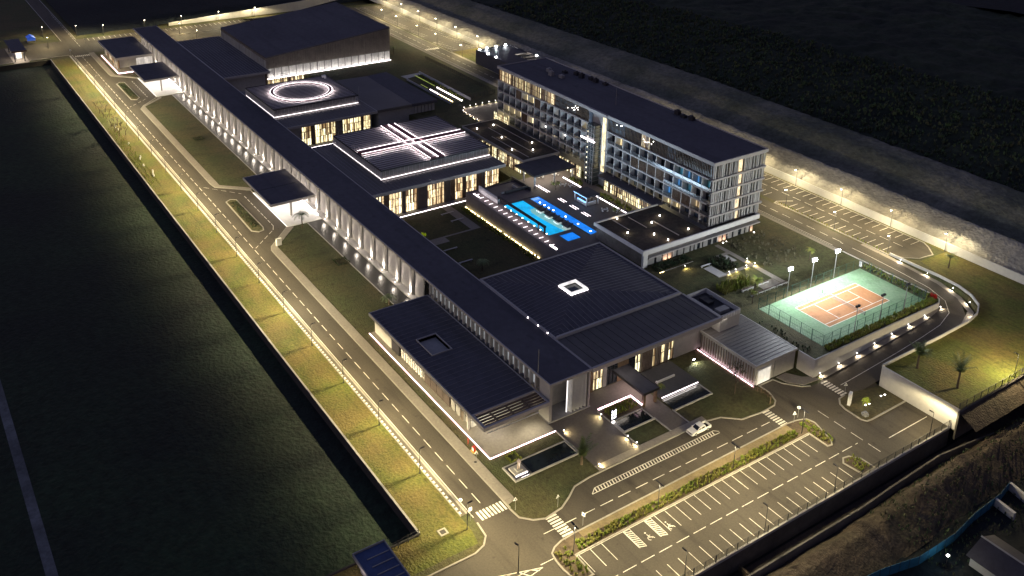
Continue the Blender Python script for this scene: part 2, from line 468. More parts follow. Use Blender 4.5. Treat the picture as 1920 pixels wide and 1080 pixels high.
# concrete gutter and stepped kerb on the verge side of the long road
g = MB().box(-470, -121, 74.55, 74.95, 0, .14).box(-470, -121, 73.35, 73.55, 0, .1)
struct(g, 'kerb', KERB)
struct(MB().sheet([(-470, 73.55), (-121, 73.55), (-121, 74.55), (-470, 74.55)], .03), 'gutter', m('gutter_concrete', (.12, .105, .085), .9, .2, 2, .3))
g = MB()
for i in range(290):
    x = -121.5 - i * 1.2
    g.box(x - .6, x, 73.56, 73.95, .03, .12)
solo(g, 'gutter_stones', WHITE, 'pale stones set in the roadside gutter', 'gutter stones', kind='stuff')

# road paint
P1 = MB()


def line(x0, y0, x1, y1, w=.14, z=.03):
    d = Vector((x1 - x0, y1 - y0)).normalized(); n_ = Vector((-d.y, d.x)) * (w / 2)
    P1.sheet([(x0 + n_.x, y0 + n_.y), (x0 - n_.x, y0 - n_.y), (x1 - n_.x, y1 - n_.y), (x1 + n_.x, y1 + n_.y)], z)


def dashes(x0, y0, x1, y1, on, off, w=.14, z=.03):
    d = Vector((x1 - x0, y1 - y0)); n_ = d.length; d.normalize(); t = 0
    while t < n_ - .5:
        e = min(t + on, n_); line(x0 + d.x * t, y0 + d.y * t, x0 + d.x * e, y0 + d.y * e, w, z); t += on + off


dashes(-122, 78.25, -465, 78.25, 3, 1.6, .15)
line(-465, 75.25, -119.5, 75.25, .16)
dashes(-276.8, 88.2, -252, 88.2, 2, .9, .16); line(-252, 88.2, -249.5, 87.2, .15); dashes(-249, 86.7, -241, 78.9, 2, 1.2)
dashes(-416, 88.2, -391, 88.2, 2, .9, .16); dashes(-389, 87, -382, 79.2, 2, 1.2)
dashes(-290, 79.5, -279, 88, 2, 1.2)
dashes(-109.35, 83.6, -109.35, 142, 3.0, 1.3, .15)
dashes(-94.95, 81.6, -94.95, 152, 3.0, 1.1, .15)
dashes(-106.4, 153.7, -90.5, 153.7, 2.9, 1.35, .15)
line(-92.5, 158.9, -92.5, 171.8, .16)
for k in range(24):                                           # bays behind the hedge
    y = 142.9 - 2.48 * k
    if y > 85 and k not in (18, 20): line(-102.0, y, -97.6, y, .12)
for k in range(26):
    y = 142.6 - 2.516 * k
    line(-92.2, y, -88.6, y, .12)
line(-102.15, 85.4, -102.15, 145.8, .14)
line(-102.15, 85.4, -97.2, 85.4, .14)


def hatch(x0, x1, y0, y1, n, slant=.5):
    line(x0, y0, x1, y0, .12); line(x0, y1, x1, y1, .12); line(x0, y0, x0, y1, .12)
    for i in range(n):
        x = x0 + (x1 - x0) * (i + .4) / n
        line(x, y0, x + slant, y1, .22)


hatch(-102, -97.5, 95.9, 97.2, 9); hatch(-102, -97.5, 100.9, 102.2, 9)
for y in (98.9, 103.8):                                       # wheelchair signs
    for a in range(14):
        t0, t1 = 2 * math.pi * a / 18 + 1.2, 2 * math.pi * (a + 1) / 18 + 1.2
        line(-98.3 + .42 * math.cos(t0), y + .42 * math.sin(t0), -98.3 + .42 * math.cos(t1), y + .42 * math.sin(t1), .13)
    line(-99.35, y + .05, -98.4, y + .05, .16); line(-98.5, y + .05, -98.4, y + .62, .15); line(-98.4, y + .6, -97.95, y + .78, .15); line(-98.95, y + .05, -98.9, y + .5, .13)
    P1.prism([(-99.75 + .17 * math.cos(k), y + .05 + .17 * math.sin(k)) for k in (0, 1.05, 2.1, 3.14, 4.2, 5.25)], .025, .034)
# long hatched strip beside the kerb
line(-113.7, 98.6, -113.7, 129.9, .14); line(-112.55, 97.2, -112.55, 130.6, .14); line(-113.7, 129.9, -112.9, 130.8, .14); line(-113.7, 98.6, -112.6, 97.2, .14)
for k in range(45):
    y = 98.6 + k * .7; line(-113.65, y, -112.6, y - .25, .24)
for k in range(9):                                            # zebra crossings
    y = 76.2 + k * .72; P1.sheet([(-120.4, y), (-118.0, y), (-118.0, y + .42), (-120.4, y + .42)], .031)
for k in range(9):
    x = -112.3 + k * .72; P1.sheet([(x, 86.0), (x + .42, 86.0), (x + .42, 88.4), (x, 88.4)], .031)
for k in range(9):
    x = -112.4 + k * .72; P1.sheet([(x, 143.0), (x + .42, 143.0), (x + .42, 145), (x, 145)], .031)
for k in range(8):
    x = -112.7 + k * .74; P1.sheet([(x, 162.3), (x + .42, 162.3), (x + .42, 164.3), (x, 164.3)], .031)
for k in range(8):
    y = 75.6 + k * .8; P1.sheet([(-468, y), (-465.6, y), (-465.6, y + .45), (-468, y + .45)], .031)
line(-107, 67.5, -103.2, 79, .14); line(-103.2, 79, -101.5, 67, .14)
for k in range(5):
    y = 69 + k * 2; f = (79 - y) / 12; line(-103.2 - 3.8 * f, y, -103.2 + 1.7 * f * .9, y + 1.2, .2)
dashes(-103.8, 82, -104.2, 60, 3, 2)
line(-97.5, 74, -93, 79, .14)
for k in range(27):
    line(-497.5, 87 + k * 2.5, -493, 87 + k * 2.5, .16)
    line(-497.5, 155 + k * 2.5, -493, 155 + k * 2.5, .16) if k < 22 else None
dashes(-484, 81, -560, 81, 3, 2, .18); line(-498, 75.2, -1200, 75.2, .15); line(-498, 81.8, -1200, 81.8, .15)
struct(P1, 'road_marking', PAINT)
P1 = MB()
zz = ZU + .03
for k in range(47):
    x = -138.5 - 2.55 * k
    line(x, 231.4, x, 235.3, .13, zz)
    if k > 0 and x > -174.5 or x < -182: line(x + .4, 221.8, x + .4, 225.6, .13, zz)
for k in range(39):
    x = -376 - 2.55 * k
    line(x, 231.4, x, 235.3, .13, zz)
    if not (-404 < x < -392): line(x, 221.8, x, 225.6, .13, zz)
dashes(-139, 228.4, -262, 228.4, 3, 1.5, .14, zz); dashes(-150, 215.9, -476, 215.9, 3, 1.6, .14, zz)
line(-478, 212.2, -150, 212.2, .12, zz)
for k in range(8):
    P1.sheet([(-383.2, 212.2 + k * .9), (-381, 212.2 + k * .9), (-381, 212.7 + k * .9), (-383.2, 212.7 + k * .9)], zz + .002)
struct(P1, 'road_marking', PAINT)

# ================================================================== RIGHT-HAND BANK AND HILL
def prof(pts):
    def f(y):
        for (a, za), (c, zc) in zip(pts, pts[1:]):
            if y <= c: return za + (zc - za) * (y - a) / (c - a)
        return pts[-1][1]
    return f


pf1 = prof([(236.8, 5.9), (238, 6.4), (246, 10.6), (246.8, 10.6)])
def kx(x): return min(1, max(.55, 1 - (-260 - x) / 400)) if x < -260 else 1
b = bumpy(-560, -20, 236.8, 246.8, .9, lambda x, y: 5.9 + (pf1(y) - 5.9) * kx(x), .28, .35)
struct(b, 'embankment', SHOT, 'rough sprayed concrete bank above the white wall', smooth=True)
pf2 = prof([(246.75, 10.55), (247.6, 8.7), (252.5, 8.9), (263, 13.4), (271, 14.6), (272, 13.2), (278, 13.4), (300, 17.5), (340, 23), (420, 30), (620, 44), (900, 56), (2400, 70)])
b = bumpy(-560, -20, 246.75, 272, 1.2, lambda x, y: 5.9 + (pf2(y) - 5.9) * kx(x), .3, .3)
struct(b, 'upper_bank', m('bare_bank', (.13, .125, .1), .95, .4, .6, .05, (.07, .075, .055), bump=1.2, bscale=1), 'second bare bank and dark bench above the first', smooth=True)
b = bumpy(-700, 60, 271.9, 420, 2.2, lambda x, y: 5.9 + (pf2(y) - 5.9) * kx(x), 1.3, .16)
struct(b, 'hillside', SCRUB, 'scrubby hillside fading into the dark', smooth=True)
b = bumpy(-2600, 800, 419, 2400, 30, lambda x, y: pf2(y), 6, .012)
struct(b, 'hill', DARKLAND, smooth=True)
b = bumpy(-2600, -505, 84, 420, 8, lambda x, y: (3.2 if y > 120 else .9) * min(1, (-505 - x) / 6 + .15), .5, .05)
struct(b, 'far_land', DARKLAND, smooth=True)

# tufts of scrub on the hillside
def tufts(n, xr, yr, zf, hr, seed, keep=None):
    rnd = random.Random(seed); b = MB()
    for _ in range(n):
        x = rnd.uniform(*xr); y = rnd.uniform(*yr)
        if keep and not keep(x, y): continue
        z = zf(x, y); h = rnd.uniform(*hr); a = rnd.uniform(0, 6.3)
        for k in range(3):
            t = a + k * 2.1 + rnd.uniform(-.4, .4); c_, s_ = math.cos(t), math.sin(t); w = h * rnd.uniform(.35, .7)
            q = h * rnd.uniform(.2, .6)
            b.add([(x - s_ * w * .5, y + c_ * w * .5, z - .05), (x + s_ * w * .5, y - c_ * w * .5, z - .05), (x + c_ * q + s_ * w * .3, y + s_ * q - c_ * w * .3, z + h), (x + c_ * q - s_ * w * .4, y + s_ * q + c_ * w * .4, z + h * .85)], [(0, 1, 2, 3)])
    return b


def hz(x, y): return 5.9 + (pf2(y) - 5.9) * kx(x) + 1.3 * noise.fractal((x * .16, y * .16, 3.1), 1, 2, 4)
solo(tufts(9000, (-420, -60), (273, 330), hz, (.5, 1.5), 3), 'undergrowth', SHRUBD, 'dark undergrowth on the hillside above the banks', 'undergrowth', kind='stuff')

# ================================================================== BUILDINGS
def fbox(b, ax, p, u0, u1, d0, d1, z0, z1):
    """box on a facade: u along it, d outwards from plane p; ax 'x' faces +X, 'y' faces -Y"""
    if ax == 'x': b.box(p + min(d0, d1), p + max(d0, d1), u0, u1, z0, z1)
    else: b.box(u0, u1, p - max(d0, d1), p - min(d0, d1), z0, z1)
    return b


PR_ = random.Random(77)


def vary_pane(me, mat, n, rows=1):
    """curtains, furniture and lamps make every pane of a lit room differ"""
    if not mat.name.startswith('lit_interior'): return
    base = mat.name
    col = tuple(mat.node_tree.nodes['Principled BSDF'].inputs['Emission Color'].default_value[:3])
    st = {'lit_interior_warm': .8, 'lit_interior_yellow': .75, 'lit_interior_dim': .3, 'lit_interior_blue': .3, 'lit_interior_teal': .2}[base]
    for nm, k, wc in (('_curtain', .28, .8), ('_deep', .12, .7), ('_bright', 1.7, 1.15)):
        c = (col[0], min(1, col[1] * wc), min(1, col[2] * wc * wc))
        me.materials.append(em(base + nm, c, st * k, .7, 2.2))
    for i in range(n):
        if i % rows == 0: uc = PR_.random()
        u = uc if PR_.random() < .75 else PR_.random(); low = i % rows == 0
        k = (0 if u < .45 else 1 if u < .68 else 2 if u < .82 else 3) if not low else (0 if u < .35 else 1 if u < .6 else 2 if u < .68 else 3)
        for f_ in range(6 * i, 6 * i + 6): me.polygons[f_].material_index = k


def window(par, ax, p, u0, u1, z0, z1, mat, cols=2, rows=2, fmat=None, name='window'):
    f = MB(); t = .07
    for i in range(cols + 1):
        u = u0 + (u1 - u0) * i / cols; fbox(f, ax, p, u - t, u + t, .0, .14, z0, z1)
    for j in range(rows + 1):
        z = z0 + (z1 - z0) * j / rows; fbox(f, ax, p, u0 + t, u1 - t, .02, .1, z - t * .8, z + t * .8)
    o = part(f, name, fmat or DARK, par)
    q = MB()
    for i in range(cols * 2):
        for j in range(rows):
            fbox(q, ax, p, u0 + .01 + (u1 - u0 - .02) * i / (2 * cols), u0 + .01 + (u1 - u0 - .02) * (i + 1) / (2 * cols), -.12, -.03, z0 + (z1 - z0) * j / rows, z0 + (z1 - z0) * (j + 1) / rows)
    vary_pane(part(q, 'pane', mat, o).data, mat, len(q.f) // 6, rows)
    return o


def facade(par, ax, p, u0, u1, z0, z1, seq, litmat, seed=1):
    """seq of (kind, width): w lit window, d dark window, c timber pier, g grey pier, s slatted pier"""
    tot = sum(w for _, w in seq); k = (u1 - u0) / tot; u = u0
    for kind, w in seq:
        e = u + w * k
        if kind == 'w': window(par, ax, p - .15 if ax == 'x' else p + .15, u, e, z0, z1, litmat, max(1, round((e - u) / .95)), 3)
        elif kind == 'd': window(par, ax, p - .15 if ax == 'x' else p + .15, u, e, z0, z1, GLASSD, max(1, round((e - u) / .95)), 2)
        else:
            part(fbox(MB(), ax, p, u, e, -.4, .12, z0, z1), 'pier', {'c': WOOD, 'g': m('grey_panel', (.24, .235, .225), .7, .1, 1, .2), 's': WALLG}[kind], par)
            if kind == 's':
                b = MB(); n_ = max(2, int((e - u) / .42))
                for i in range(n_): a = u + (e - u) * (i + .3) / n_; fbox(b, ax, p, a, a + .16, .125, .4, z0, z1)
                part(b, 'slat', WOODL, par, kind='stuff')
        u = e


def slab_roof(par, x0, x1, y0, y1, z, t=.45, lip=.18, over=ROOF, seam=None, step=1.1, hole=None, sname='seam'):
    """fascia slab with a slightly sunken membrane and a kerb round the edge"""
    fb = MB()
    w = .28
    fb.box(x0, x1, y0, y0 + w, z - t, z + lip).box(x0, x1, y1 - w, y1, z - t, z + lip).box(x0, x0 + w, y0 + w, y1 - w, z - t, z + lip).box(x1 - w, x1, y0 + w, y1 - w, z - t, z + lip)
    part(fb, 'fascia', FASCIA, par)
    rb = MB()
    if hole:
        a, b_, c_, d = hole
        rb.box(x0 + w, a, y0 + w, y1 - w, z - t + .02, z).box(b_, x1 - w, y0 + w, y1 - w, z - t + .02, z).box(a, b_, y0 + w, c_, z - t + .02, z).box(a, b_, d, y1 - w, z - t + .02, z)
    else:
        rb.box(x0 + w, x1 - w, y0 + w, y1 - w, z - t + .02, z)
    part(rb, 'roof', over, par)
    if seam:
        sb = MB()
        if seam == 'y':
            n_ = int((x1 - x0 - 1) / step)
            for i in range(1, n_ + 1):
                x = x0 + (x1 - x0) * i / (n_ + 1)
                if hole and hole[0] - .1 < x < hole[1] + .1:
                    sb.box(x - .035, x + .035, y0 + w, hole[2] - .3, z - .02, z + .07); sb.box(x - .035, x + .035, hole[3] + .3, y1 - w, z - .02, z + .07)
                else: sb.box(x - .035, x + .035, y0 + w, y1 - w, z - .02, z + .07)
        else:
            n_ = int((y1 - y0 - 1) / step)
            for i in range(1, n_ + 1):
                y = y0 + (y1 - y0) * i / (n_ + 1); sb.box(x0 + w, x1 - w, y - .035, y + .035, z - .02, z + .07)
        part(sb, sname, SEAM, par, kind='stuff')


# ---- uplight: one fitting, copied to every fin foot
up = thing('uplight', 'small floor uplight at the foot of a gallery fin', 'uplight', (-195.3, 102.75, .3))
lpart(MB().prism([(.16 * math.cos(a * .785), .16 * math.sin(a * .785)) for a in range(8)], 0, .1), 'housing', STEEL, up)
lpart(MB().prism([(.11 * math.cos(a * .785), .11 * math.sin(a * .785)) for a in range(8)], .1, .12), 'lens', SPOTL, up)
lamp('bulb', 'SPOT', up, (0, 0, .2), 1700, (1, .84, .68), .06, 84, .8, (R(180 - 9), 0, 0))
lamp('stray_light', 'POINT', up, (0, -.5, 1.6), 200, (1, .86, .72), .3)

# ---- the long gallery
G = thing('gallery', 'long dark-roofed gallery with a row of lit fins along the lawn', 'building', (-300, 107.5, 0))
part(MB().box(-468.6, -133.7, 102.2, 113.4, 0, .28), 'plinth', WALLG, G)
slab_roof(G, -468.6, -133.7, 102.4, 113.4, 9.5, .5, .05)
# a joint across the roof every 45 m is proud of the membrane
part(MB().box(-468, -387, 106.2, 106.6, .3, 9.0).box(-386.9, -186, 106.2, 106.6, .3, 9.0), 'wall', WALLW, G)
part(MB().box(-468, -136.5, 112.8, 113.2, .28, 9.0), 'wall', WALLG, G)
fm = MB().box(-.55, .55, 0, .75, 0, 8.72).mesh('fin', WALLW)
pm = MB().box(0, 4.7, 0, .25, 0, 8.7).mesh('wall_panel', WALLG)
jm = MB().box(-.32, .32, 0, .35, 0, 8.7).mesh('joint_post', DARK)  # dark bar stands for the shaded slot beside each panel
fins = [-195.3 - 7.49 * k for k in range(36)]
n_up = 0
for k, x in enumerate(fins):
    if x < -466: break
    spart(fm, 'fin', G, (x, 103.3, .28))
    spart(pm, 'wall_panel', G, (x + .75, 104.15, .28))
    spart(jm, 'joint_post', G, (x + 6.05, 103.95, .28))
    lab = 'uplight at the foot of the %s lit fin counted from the front pavilion' % ORD[k]
    if k == 0: up['label'] = lab
    else: dup(up, (x, 102.75, .3), label=lab)
for o in [o for o in bpy.data.objects if o.name.startswith('uplight')]: o['group'] = 'uplights along the gallery fins'
sfm = MB().box(-.5, .5, -.06, .06, -.05, .02).mesh('soffit_light', em('soffit_fill_glow', (1, .85, .65), 2.5, sample=False))  # added fill fittings under the soffit, they brighten the wall panels
sl0 = None
for x in fins:
    if x < -466: break
    o = spart(sfm, 'soffit_light', G, (x + 3.4, 103.3, 8.97))
    if sl0 is None: sl0 = lamp('bulb', 'SPOT', o, (0, 0, -.1), 210, (1, .85, .66), .2, 150, .6, (R(8), 0, 0)).data
    else:
        q = bpy.data.objects.new('bulb', sl0); C.objects.link(q); q.parent = o; q.location = (0, 0, -.1); q.rotation_euler = (R(8), 0, 0)
# clerestory above the front pavilion
cw = MB().box(-.55, .55, 0, .1, 0, 2.4).mesh('clerestory_window', em('clerestory_light', (.85, .9, .95), .16, .8, .5))
cf = MB().box(-.2, .2, -.5, .3, 0, 3.3).mesh('clerestory_fin', FASCIA)
for k in range(24):
    x = -183 + 1.95 * k
    spart(cf, 'clerestory_fin', G, (x - .95, 103.1, 5.72))
    if k < 23: spart(cw, 'clerestory_window', G, (x, 103.2, 6.1))
part(MB().box(-185, -136, 103.5, 103.8, .3, 9.0), 'wall', WALLG, G)
part(MB().box(-137.5, -133.9, 102.6, 103.3, .28, 9.0), 'portal_leg', FASCIA, G)
part(MB().box(-137.0, -134.0, 112.9, 113.3, .28, 9.0), 'portal_leg', FASCIA, G)
pf = MB().add([(0, 0, 0), (.9, .45, 0), (0, .9, 0), (0, 0, 8.7), (.9, .45, 8.7), (0, .9, 8.7)], [(0, 1, 4, 3), (1, 2, 5, 4), (2, 0, 3, 5), (3, 4, 5), (2, 1, 0)]).mesh('portal_fin', WHITE)
for k in range(5): spart(pf, 'portal_fin', G, (-134.9, 108.2 + .92 * k, .28))
part(MB().box(-138.6, -138.2, 103.8, 112.8, .28, 9.0), 'wall', WALLG, G)
part(MB().box(-134.85, -134.7, 107.7, 107.9, .3, 8.9), 'light_slot', em('slot_glow', (1, .93, .9), 1.1), G)
part(MB().tube((-138.6, 102.9, 9.5), (-138.6, 102.9, 15.2), .12, .06), 'mast', STEEL, G)
for i, (x, y) in enumerate(((-157.4, 113.42), (-153.4, 113.42), (-149.7, 113.42))):
    part(MB().box(x - .12, x + .12, y - .1, y + .12, 9.56, 9.75), 'roof_light', LEDW, G)
g = MB().sheet([(-389, 97.6), (-186, 97.6), (-186, 102.18), (-389, 102.18)], .05)
struct(g, 'reflecting_pool', m('wet_stone', (.016, .017, .017), .3, .3, .8, .2, bump=.06, bscale=1.5, spec=.35), 'black strip of water below the lit fins')
struct(MB().box(-389, -186, 97.35, 97.6, 0, .12), 'kerb', WALLG)

# ---- front pavilion
P = thing('front_pavilion', 'flat black pavilion at the front corner with trellis roof end', 'building', (-158, 94.4, 0))
part(MB().box(-184.3, -131.05, 86.3, 102.15, 0, .32), 'terrace_slab', CONC, P)
part(MB().box(-184.3, -130.95, 86.16, 86.28, .18, .32).box(-131.03, -130.9, 86.3, 102.2, .18, .32), 'led_strip', LEDP, P)
slab_roof(P, -184.5, -138.2, 86.3, 102.35, 5.7, .75, .06, seam='y', step=1.6, hole=(-168, -160.9, 90.3, 95.1))
b = MB()
for a in (((-168.2, -160.7, 90.1, 90.3)), (-168.2, -160.7, 95.1, 95.3), (-168.2, -168, 90.3, 95.1), (-160.9, -160.7, 90.3, 95.1)): b.box(*a, 4.9, 5.95)
part(b, 'skylight_kerb', FASCIA, P)
part(MB().box(-167.9, -161, 90.4, 95, 4.6, 4.7), 'skylight', GLASSD, P)
tb = MB().box(-138.2, -133.4, 86.3, 86.9, 4.95, 5.76).box(-138.2, -133.4, 101.9, 102.35, 4.95, 5.76).box(-133.9, -133.4, 86.9, 101.9, 4.95, 5.76)
part(tb, 'trellis_frame', FASCIA, P)
lv = MB().box(-.26, .26, 0, 15, 0, .14).mesh('trellis_louvre', WOOD)
for k in range(5): spart(lv, 'trellis_louvre', P, (-137.5 + .84 * k, 86.9, 5.45))
pb = MB()
for k in range(3): pb.box(-138, -134, 90.2 + 3.9 * k, 90.5 + 3.9 * k, 5.1, 5.42)
part(pb, 'trellis_beam', DARK, P)
part(MB().box(-183.8, -141.5, 88.2, 101, .32, 4.94), 'core_wall', WALLG, P)
segs = [('stone_panel', WALLW, -184, -175.5), ('door_recess', DARK, -175.4, -171.8)]
for nm, mt, a, e in segs: part(MB().box(a, e, 87.6, 88.15, .33, 4.92), nm, mt, P)
wsm = MB().box(-.28, .28, 0, .3, 0, 4).mesh('white_slat', WHITE)
for k in range(9): spart(wsm, 'white_slat', P, (-170.4 + 1.1 * k, 87.7, .7))
tp = MB().box(-1.3, 1.3, 0, .35, 0, 4.5).mesh('timber_panel', m('dark_timber', (.07, .055, .048), .7, .2, 2, .4))
for k in range(4): spart(tp, 'timber_panel', P, (-158.8 + 2.72 * k, 87.75, .34))
facade(P, 'y', 88.1, -148.5, -141.6, .34, 4.9, [('g', 1), ('w', .8), ('g', 1.3), ('w', .6), ('s', 1.2), ('w', 2)], WARMY)
part(MB().box(-141.4, -141.1, 88.2, 101, .33, 4.9), 'end_wall', WHITE, P)
lamp('bulb', 'AREA', P, (20.3, -3.6, 4.7), 140, COOL, shape=(3, 3))
pt = MB().box(-.25, .25, -.25, .25, 0, 4.6).mesh('post', FASCIA)
for x, y in ((-139.5, 87.3), (-134, 87.3)): pass
spart(pt, 'post', P, (-141, 87.4, .33))
part(MB().box(-133.4, -133.3, 87.0, 99.5, 4.3, 4.5), 'sign_strip', WHITE, P)
lamp('bulb', 'AREA', P, (25, 1.2, 4.2), 160, (1, .87, .6), shape=(.6, 9))

part(MB().prism([(-133.9 + .12 * math.cos(a), 98.3 + .12 * math.sin(a)) for a in (0, 1.05, 2.1, 3.14, 4.2, 5.25)], 4.86, 4.94), 'downlight', SPOTL, P)
lamp('bulb', 'SPOT', P, (24.1, 3.9, 4.8), 520, (1, .9, .66), .1, 95, .8, (0, R(-12), 0))
# ---- far pavilion by the gate
Q = thing('far_pavilion', 'flat black pavilion near the far gate, outlined by a pink strip', 'building', (-452, 94, 0))
part(MB().box(-464, -429.2, 86.0, 102.1, 0, .3), 'terrace_slab', CONC, Q)
part(MB().box(-462, -429.3, 85.82, 85.98, .1, .4).box(-429.18, -429, 86, 93, .1, .4), 'led_strip', LEDP, Q)
slab_roof(Q, -469, -434.3, 86.3, 102.35, 5.7, 1.0, .06)
part(MB().box(-466, -437, 88.4, 101.5, .3, 4.6), 'core_wall', WALLG, Q)
for k in range(6):
    part(MB().box(-464 + 4.6 * k, -460 + 4.6 * k, 87.9, 88.35, .3, 4.5), 'wall_panel', (WALLW, WOOD)[k % 2], Q)
part(MB().box(-434.9, -434.5, 95, 101.8, .3, 4.5), 'lit_panel', em('dim_panel', (1, .9, .8), .3, .6, 1), Q)
spart(pt, 'post', Q, (-436, 87.0, .3)); spart(pt, 'post', Q, (-440, 87.0, .3))

# ---- two drop-off canopies
def canopy(x0, x1, lab):
    o = thing('entrance_canopy', lab, 'canopy', ((x0 + x1) / 2, 95.5, 0))
    slab_roof(o, x0, x1, 88.3, 102.35, 6.1, .7, .05)
    part(MB().box((x0 + x1) / 2 - .1, (x0 + x1) / 2 + .1, 88.6, 102.1, 6.08, 6.15), 'roof_joint', DARK, o)
    part(MB().box(x0 - .4, x1 + 4.6, 91.4, 102.1, 0, .2), 'floor_slab', WHITE, o)
    part(MB().box(x0 + 2, x1 + 2, 102.0, 102.14, .25, .5), 'led_strip', LEDW, o)
    part(MB().box(x0 - .3, x1 + 4.4, 91.25, 91.38, .05, .22), 'edge_strip', em('edge_glow', (1, .9, .8), 1.2), o)
    for xx in (x0 + 3, x1 - 2.2): spart(pt, 'post', o, (xx, 95.3, .2))
    part(MB().box(x0 + 4, x1 - 1, 92.5, 92.7, 5.36, 5.4).box(x0 + 4, x1 - 1, 99, 99.2, 5.36, 5.4), 'ceiling_light', LEDW, o)
    lamp('bulb', 'AREA', o, (1.5, .4, 5.3), 800, (1, .91, .86), shape=(x1 - x0 - 4, 10))
    return o


canopy(-277.3, -253.4, 'black flat canopy over the white lit drop-off, the nearer of two')
canopy(-418.3, -394.0, 'black flat canopy over the drop-off beside the far pavilion')

# ---- halls behind the gallery
def hall(name, lab, x1, x0, y1, roofz, seq, sx0, y0=113.4, gx=None, gy0=None, gy1=None, mat=WARM):
    o = thing(name, lab, 'hall', ((x0 + x1) / 2, (y0 + y1) / 2, 0))
    part(MB().box(x0 + .3, x1 - 2.2, y0 + .1, y1 - 1.5, 0, roofz - .9), 'core_wall', WALLG, o)
    slab_roof(o, x0, x1, y0, y1, roofz, .95, .05, ROOFL if name != 'west_hall' else ROOF, seam='x', step=1.25)
    facade(o, 'x', gx, gy0, gy1, .2, roofz - 1, seq, mat)
    part(MB().box(gx, x1 + .6, gy0, gy1, 0, .2), 'plinth', WALLG, o)
    part(MB().box(x1 + .62, x1 + .7, gy0, gy1, .05, .17), 'led_strip', LEDW, o)
    return o


SEQ = [('w', 3.4), ('c', 1.2), ('w', 3), ('s', 1), ('w', 2.8), ('s', 2.6), ('w', 4.2), ('s', 1.6), ('c', 1.2), ('w', 2), ('c', .9), ('w', 2.8), ('c', 1.3), ('s', .9), ('w', 3.8)]
HP = hall('cross_hall', 'wide hall with glowing cross on its raised roof box', -238, -283, 161, 9.0, SEQ, 0, gx=-239.6, gy0=113.6, gy1=159.5)
HO = hall('ring_hall', 'hall with a glowing ring on its raised roof box', -305, -352, 149, 9.0, [('w', 3), ('c', 1.3), ('w', 6.5), ('s', 1), ('s', 1.4), ('w', 6), ('c', .8), ('w', 2.4)], 0, gx=-307, gy0=120, gy1=147, mat=WARMY)
HW = hall('west_hall', 'low black-roofed hall in front of the slatted arena', -371, -435.5, 133, 9.4, [('w', 5), ('c', .8), ('w', 3.6), ('c', .7)], 0, gx=-374, gy0=117, gy1=132.5, mat=WARM)


def roof_box(par, x0, x1, y0, y1, z0, z1):
    part(MB().box(x0 + .7, x1 - .7, y0 + .7, y1 - .7, z0, z1 - .25), 'box_wall', m('box_wall_grey', (.1, .095, .095), .8, .1, 1, .2), par)
    part(MB().box(x0 + .2, x1 - .2, y0 + .2, y1 - .2, z1 - .25, z1 - .08), 'box_roof', m('box_roof_metal', (.36, .325, .315), .5, .1, .8, .1), par)
    f = MB().box(x0, x1, y0, y0 + .18, z1 - .2, z1 + .25).box(x0, x1, y1 - .18, y1, z1 - .2, z1 + .25).box(x0, x0 + .18, y0 + .18, y1 - .18, z1 - .2, z1 + .25).box(x1 - .18, x1, y0 + .18, y1 - .18, z1 - .2, z1 + .25)
    part(f, 'parapet', DARK, par)
    b = MB()                                                   # perforated skirt panels on posts
    for ax, p, a, e in (('x', x1, y0, y1), ('y', y0, x0, x1)):
        n_ = int((e - a) / 1.3)
        for i in range(n_):
            u = a + (e - a) * i / n_; fbox(b, ax, p, u, u + .09, -.14, .02, z0 + .3, z1 - .2)
            for q in range(3): fbox(b, ax, p, u + .2 + .36 * q, u + .32 + .36 * q, -.1, -.02, z0 + .5, z1 - .2)
    part(b, 'screen_slat', SLAT, par, kind='stuff')
    part(MB().box(x1 - .45, x1 - .2, y0, y1, z0 + .06, z0 + .15).box(x0, x1 - .45, y0 + .2, y0 + .3, z0 + .06, z0 + .15), 'led_strip', em('skirt_led', (1, .87, .9), 2.6), par)
    sb = MB(); n_ = int((x1 - x0) / 1.5)
    for i in range(1, n_): x = x0 + (x1 - x0) * i / n_; sb.box(x - .12, x + .12, y0 + .3, y1 - .3, z1 - .09, z1 + .1)
    part(sb, 'roof_rib', m('roof_rib_metal', (.07, .062, .062), .5, .1, .8, .1), par, kind='stuff')


roof_box(HP, -282.2, -246.8, 121.2, 161.1 - .4, 9.02, 12)
roof_box(HO, -346.2, -316.8, 113.9, 147.0, 9.02, 12)
LEDX = em('roof_led', (1, .87, .92), 3)
# the cross: five light lines with dark covers between them
for nm, a in (('light_line', (-281.6, -247.3, 138.6, 138.72)), ('light_line', (-281.6, -247.3, 141.35, 141.58)), ('light_line', (-281.6, -247.3, 143.8, 143.9))):
    b = MB(); x0, x1, y0, y1 = a; b.box(x0, -265.05, y0, y1, 12.5, 12.62).box(-261.35, x1, y0, y1, 12.5, 12.62)
    part(b, nm, LEDX, HP)
for x in (-264.9, -261.72):
    b = MB().box(x, x + .12, 121.9, 160.2, 12.5, 12.6); part(b, 'light_line', LEDX, HP)
b = MB()
for ya, yb in ((138.75, 141.3), (141.6, 143.78)):
    b.box(-281.6, -265, ya, yb, 12.0, 12.45).box(-261.4, -247.3, ya, yb, 12.0, 12.45)
    for q in (-281.6, -261.4): b.box(q, q + (16.6 if q < -270 else 14.1), ya + .5, yb - .5, 12.45, 12.6)
b.box(-264.7, -261.75, 121.9, 160.2, 11.95, 12.44).box(-264.2, -262.2, 121.9, 160.2, 12.44, 12.58)
part(b, 'channel_cover', em('cover_red', (.3, .02, .05), .03, base=(.07, .03, .035)), HP)
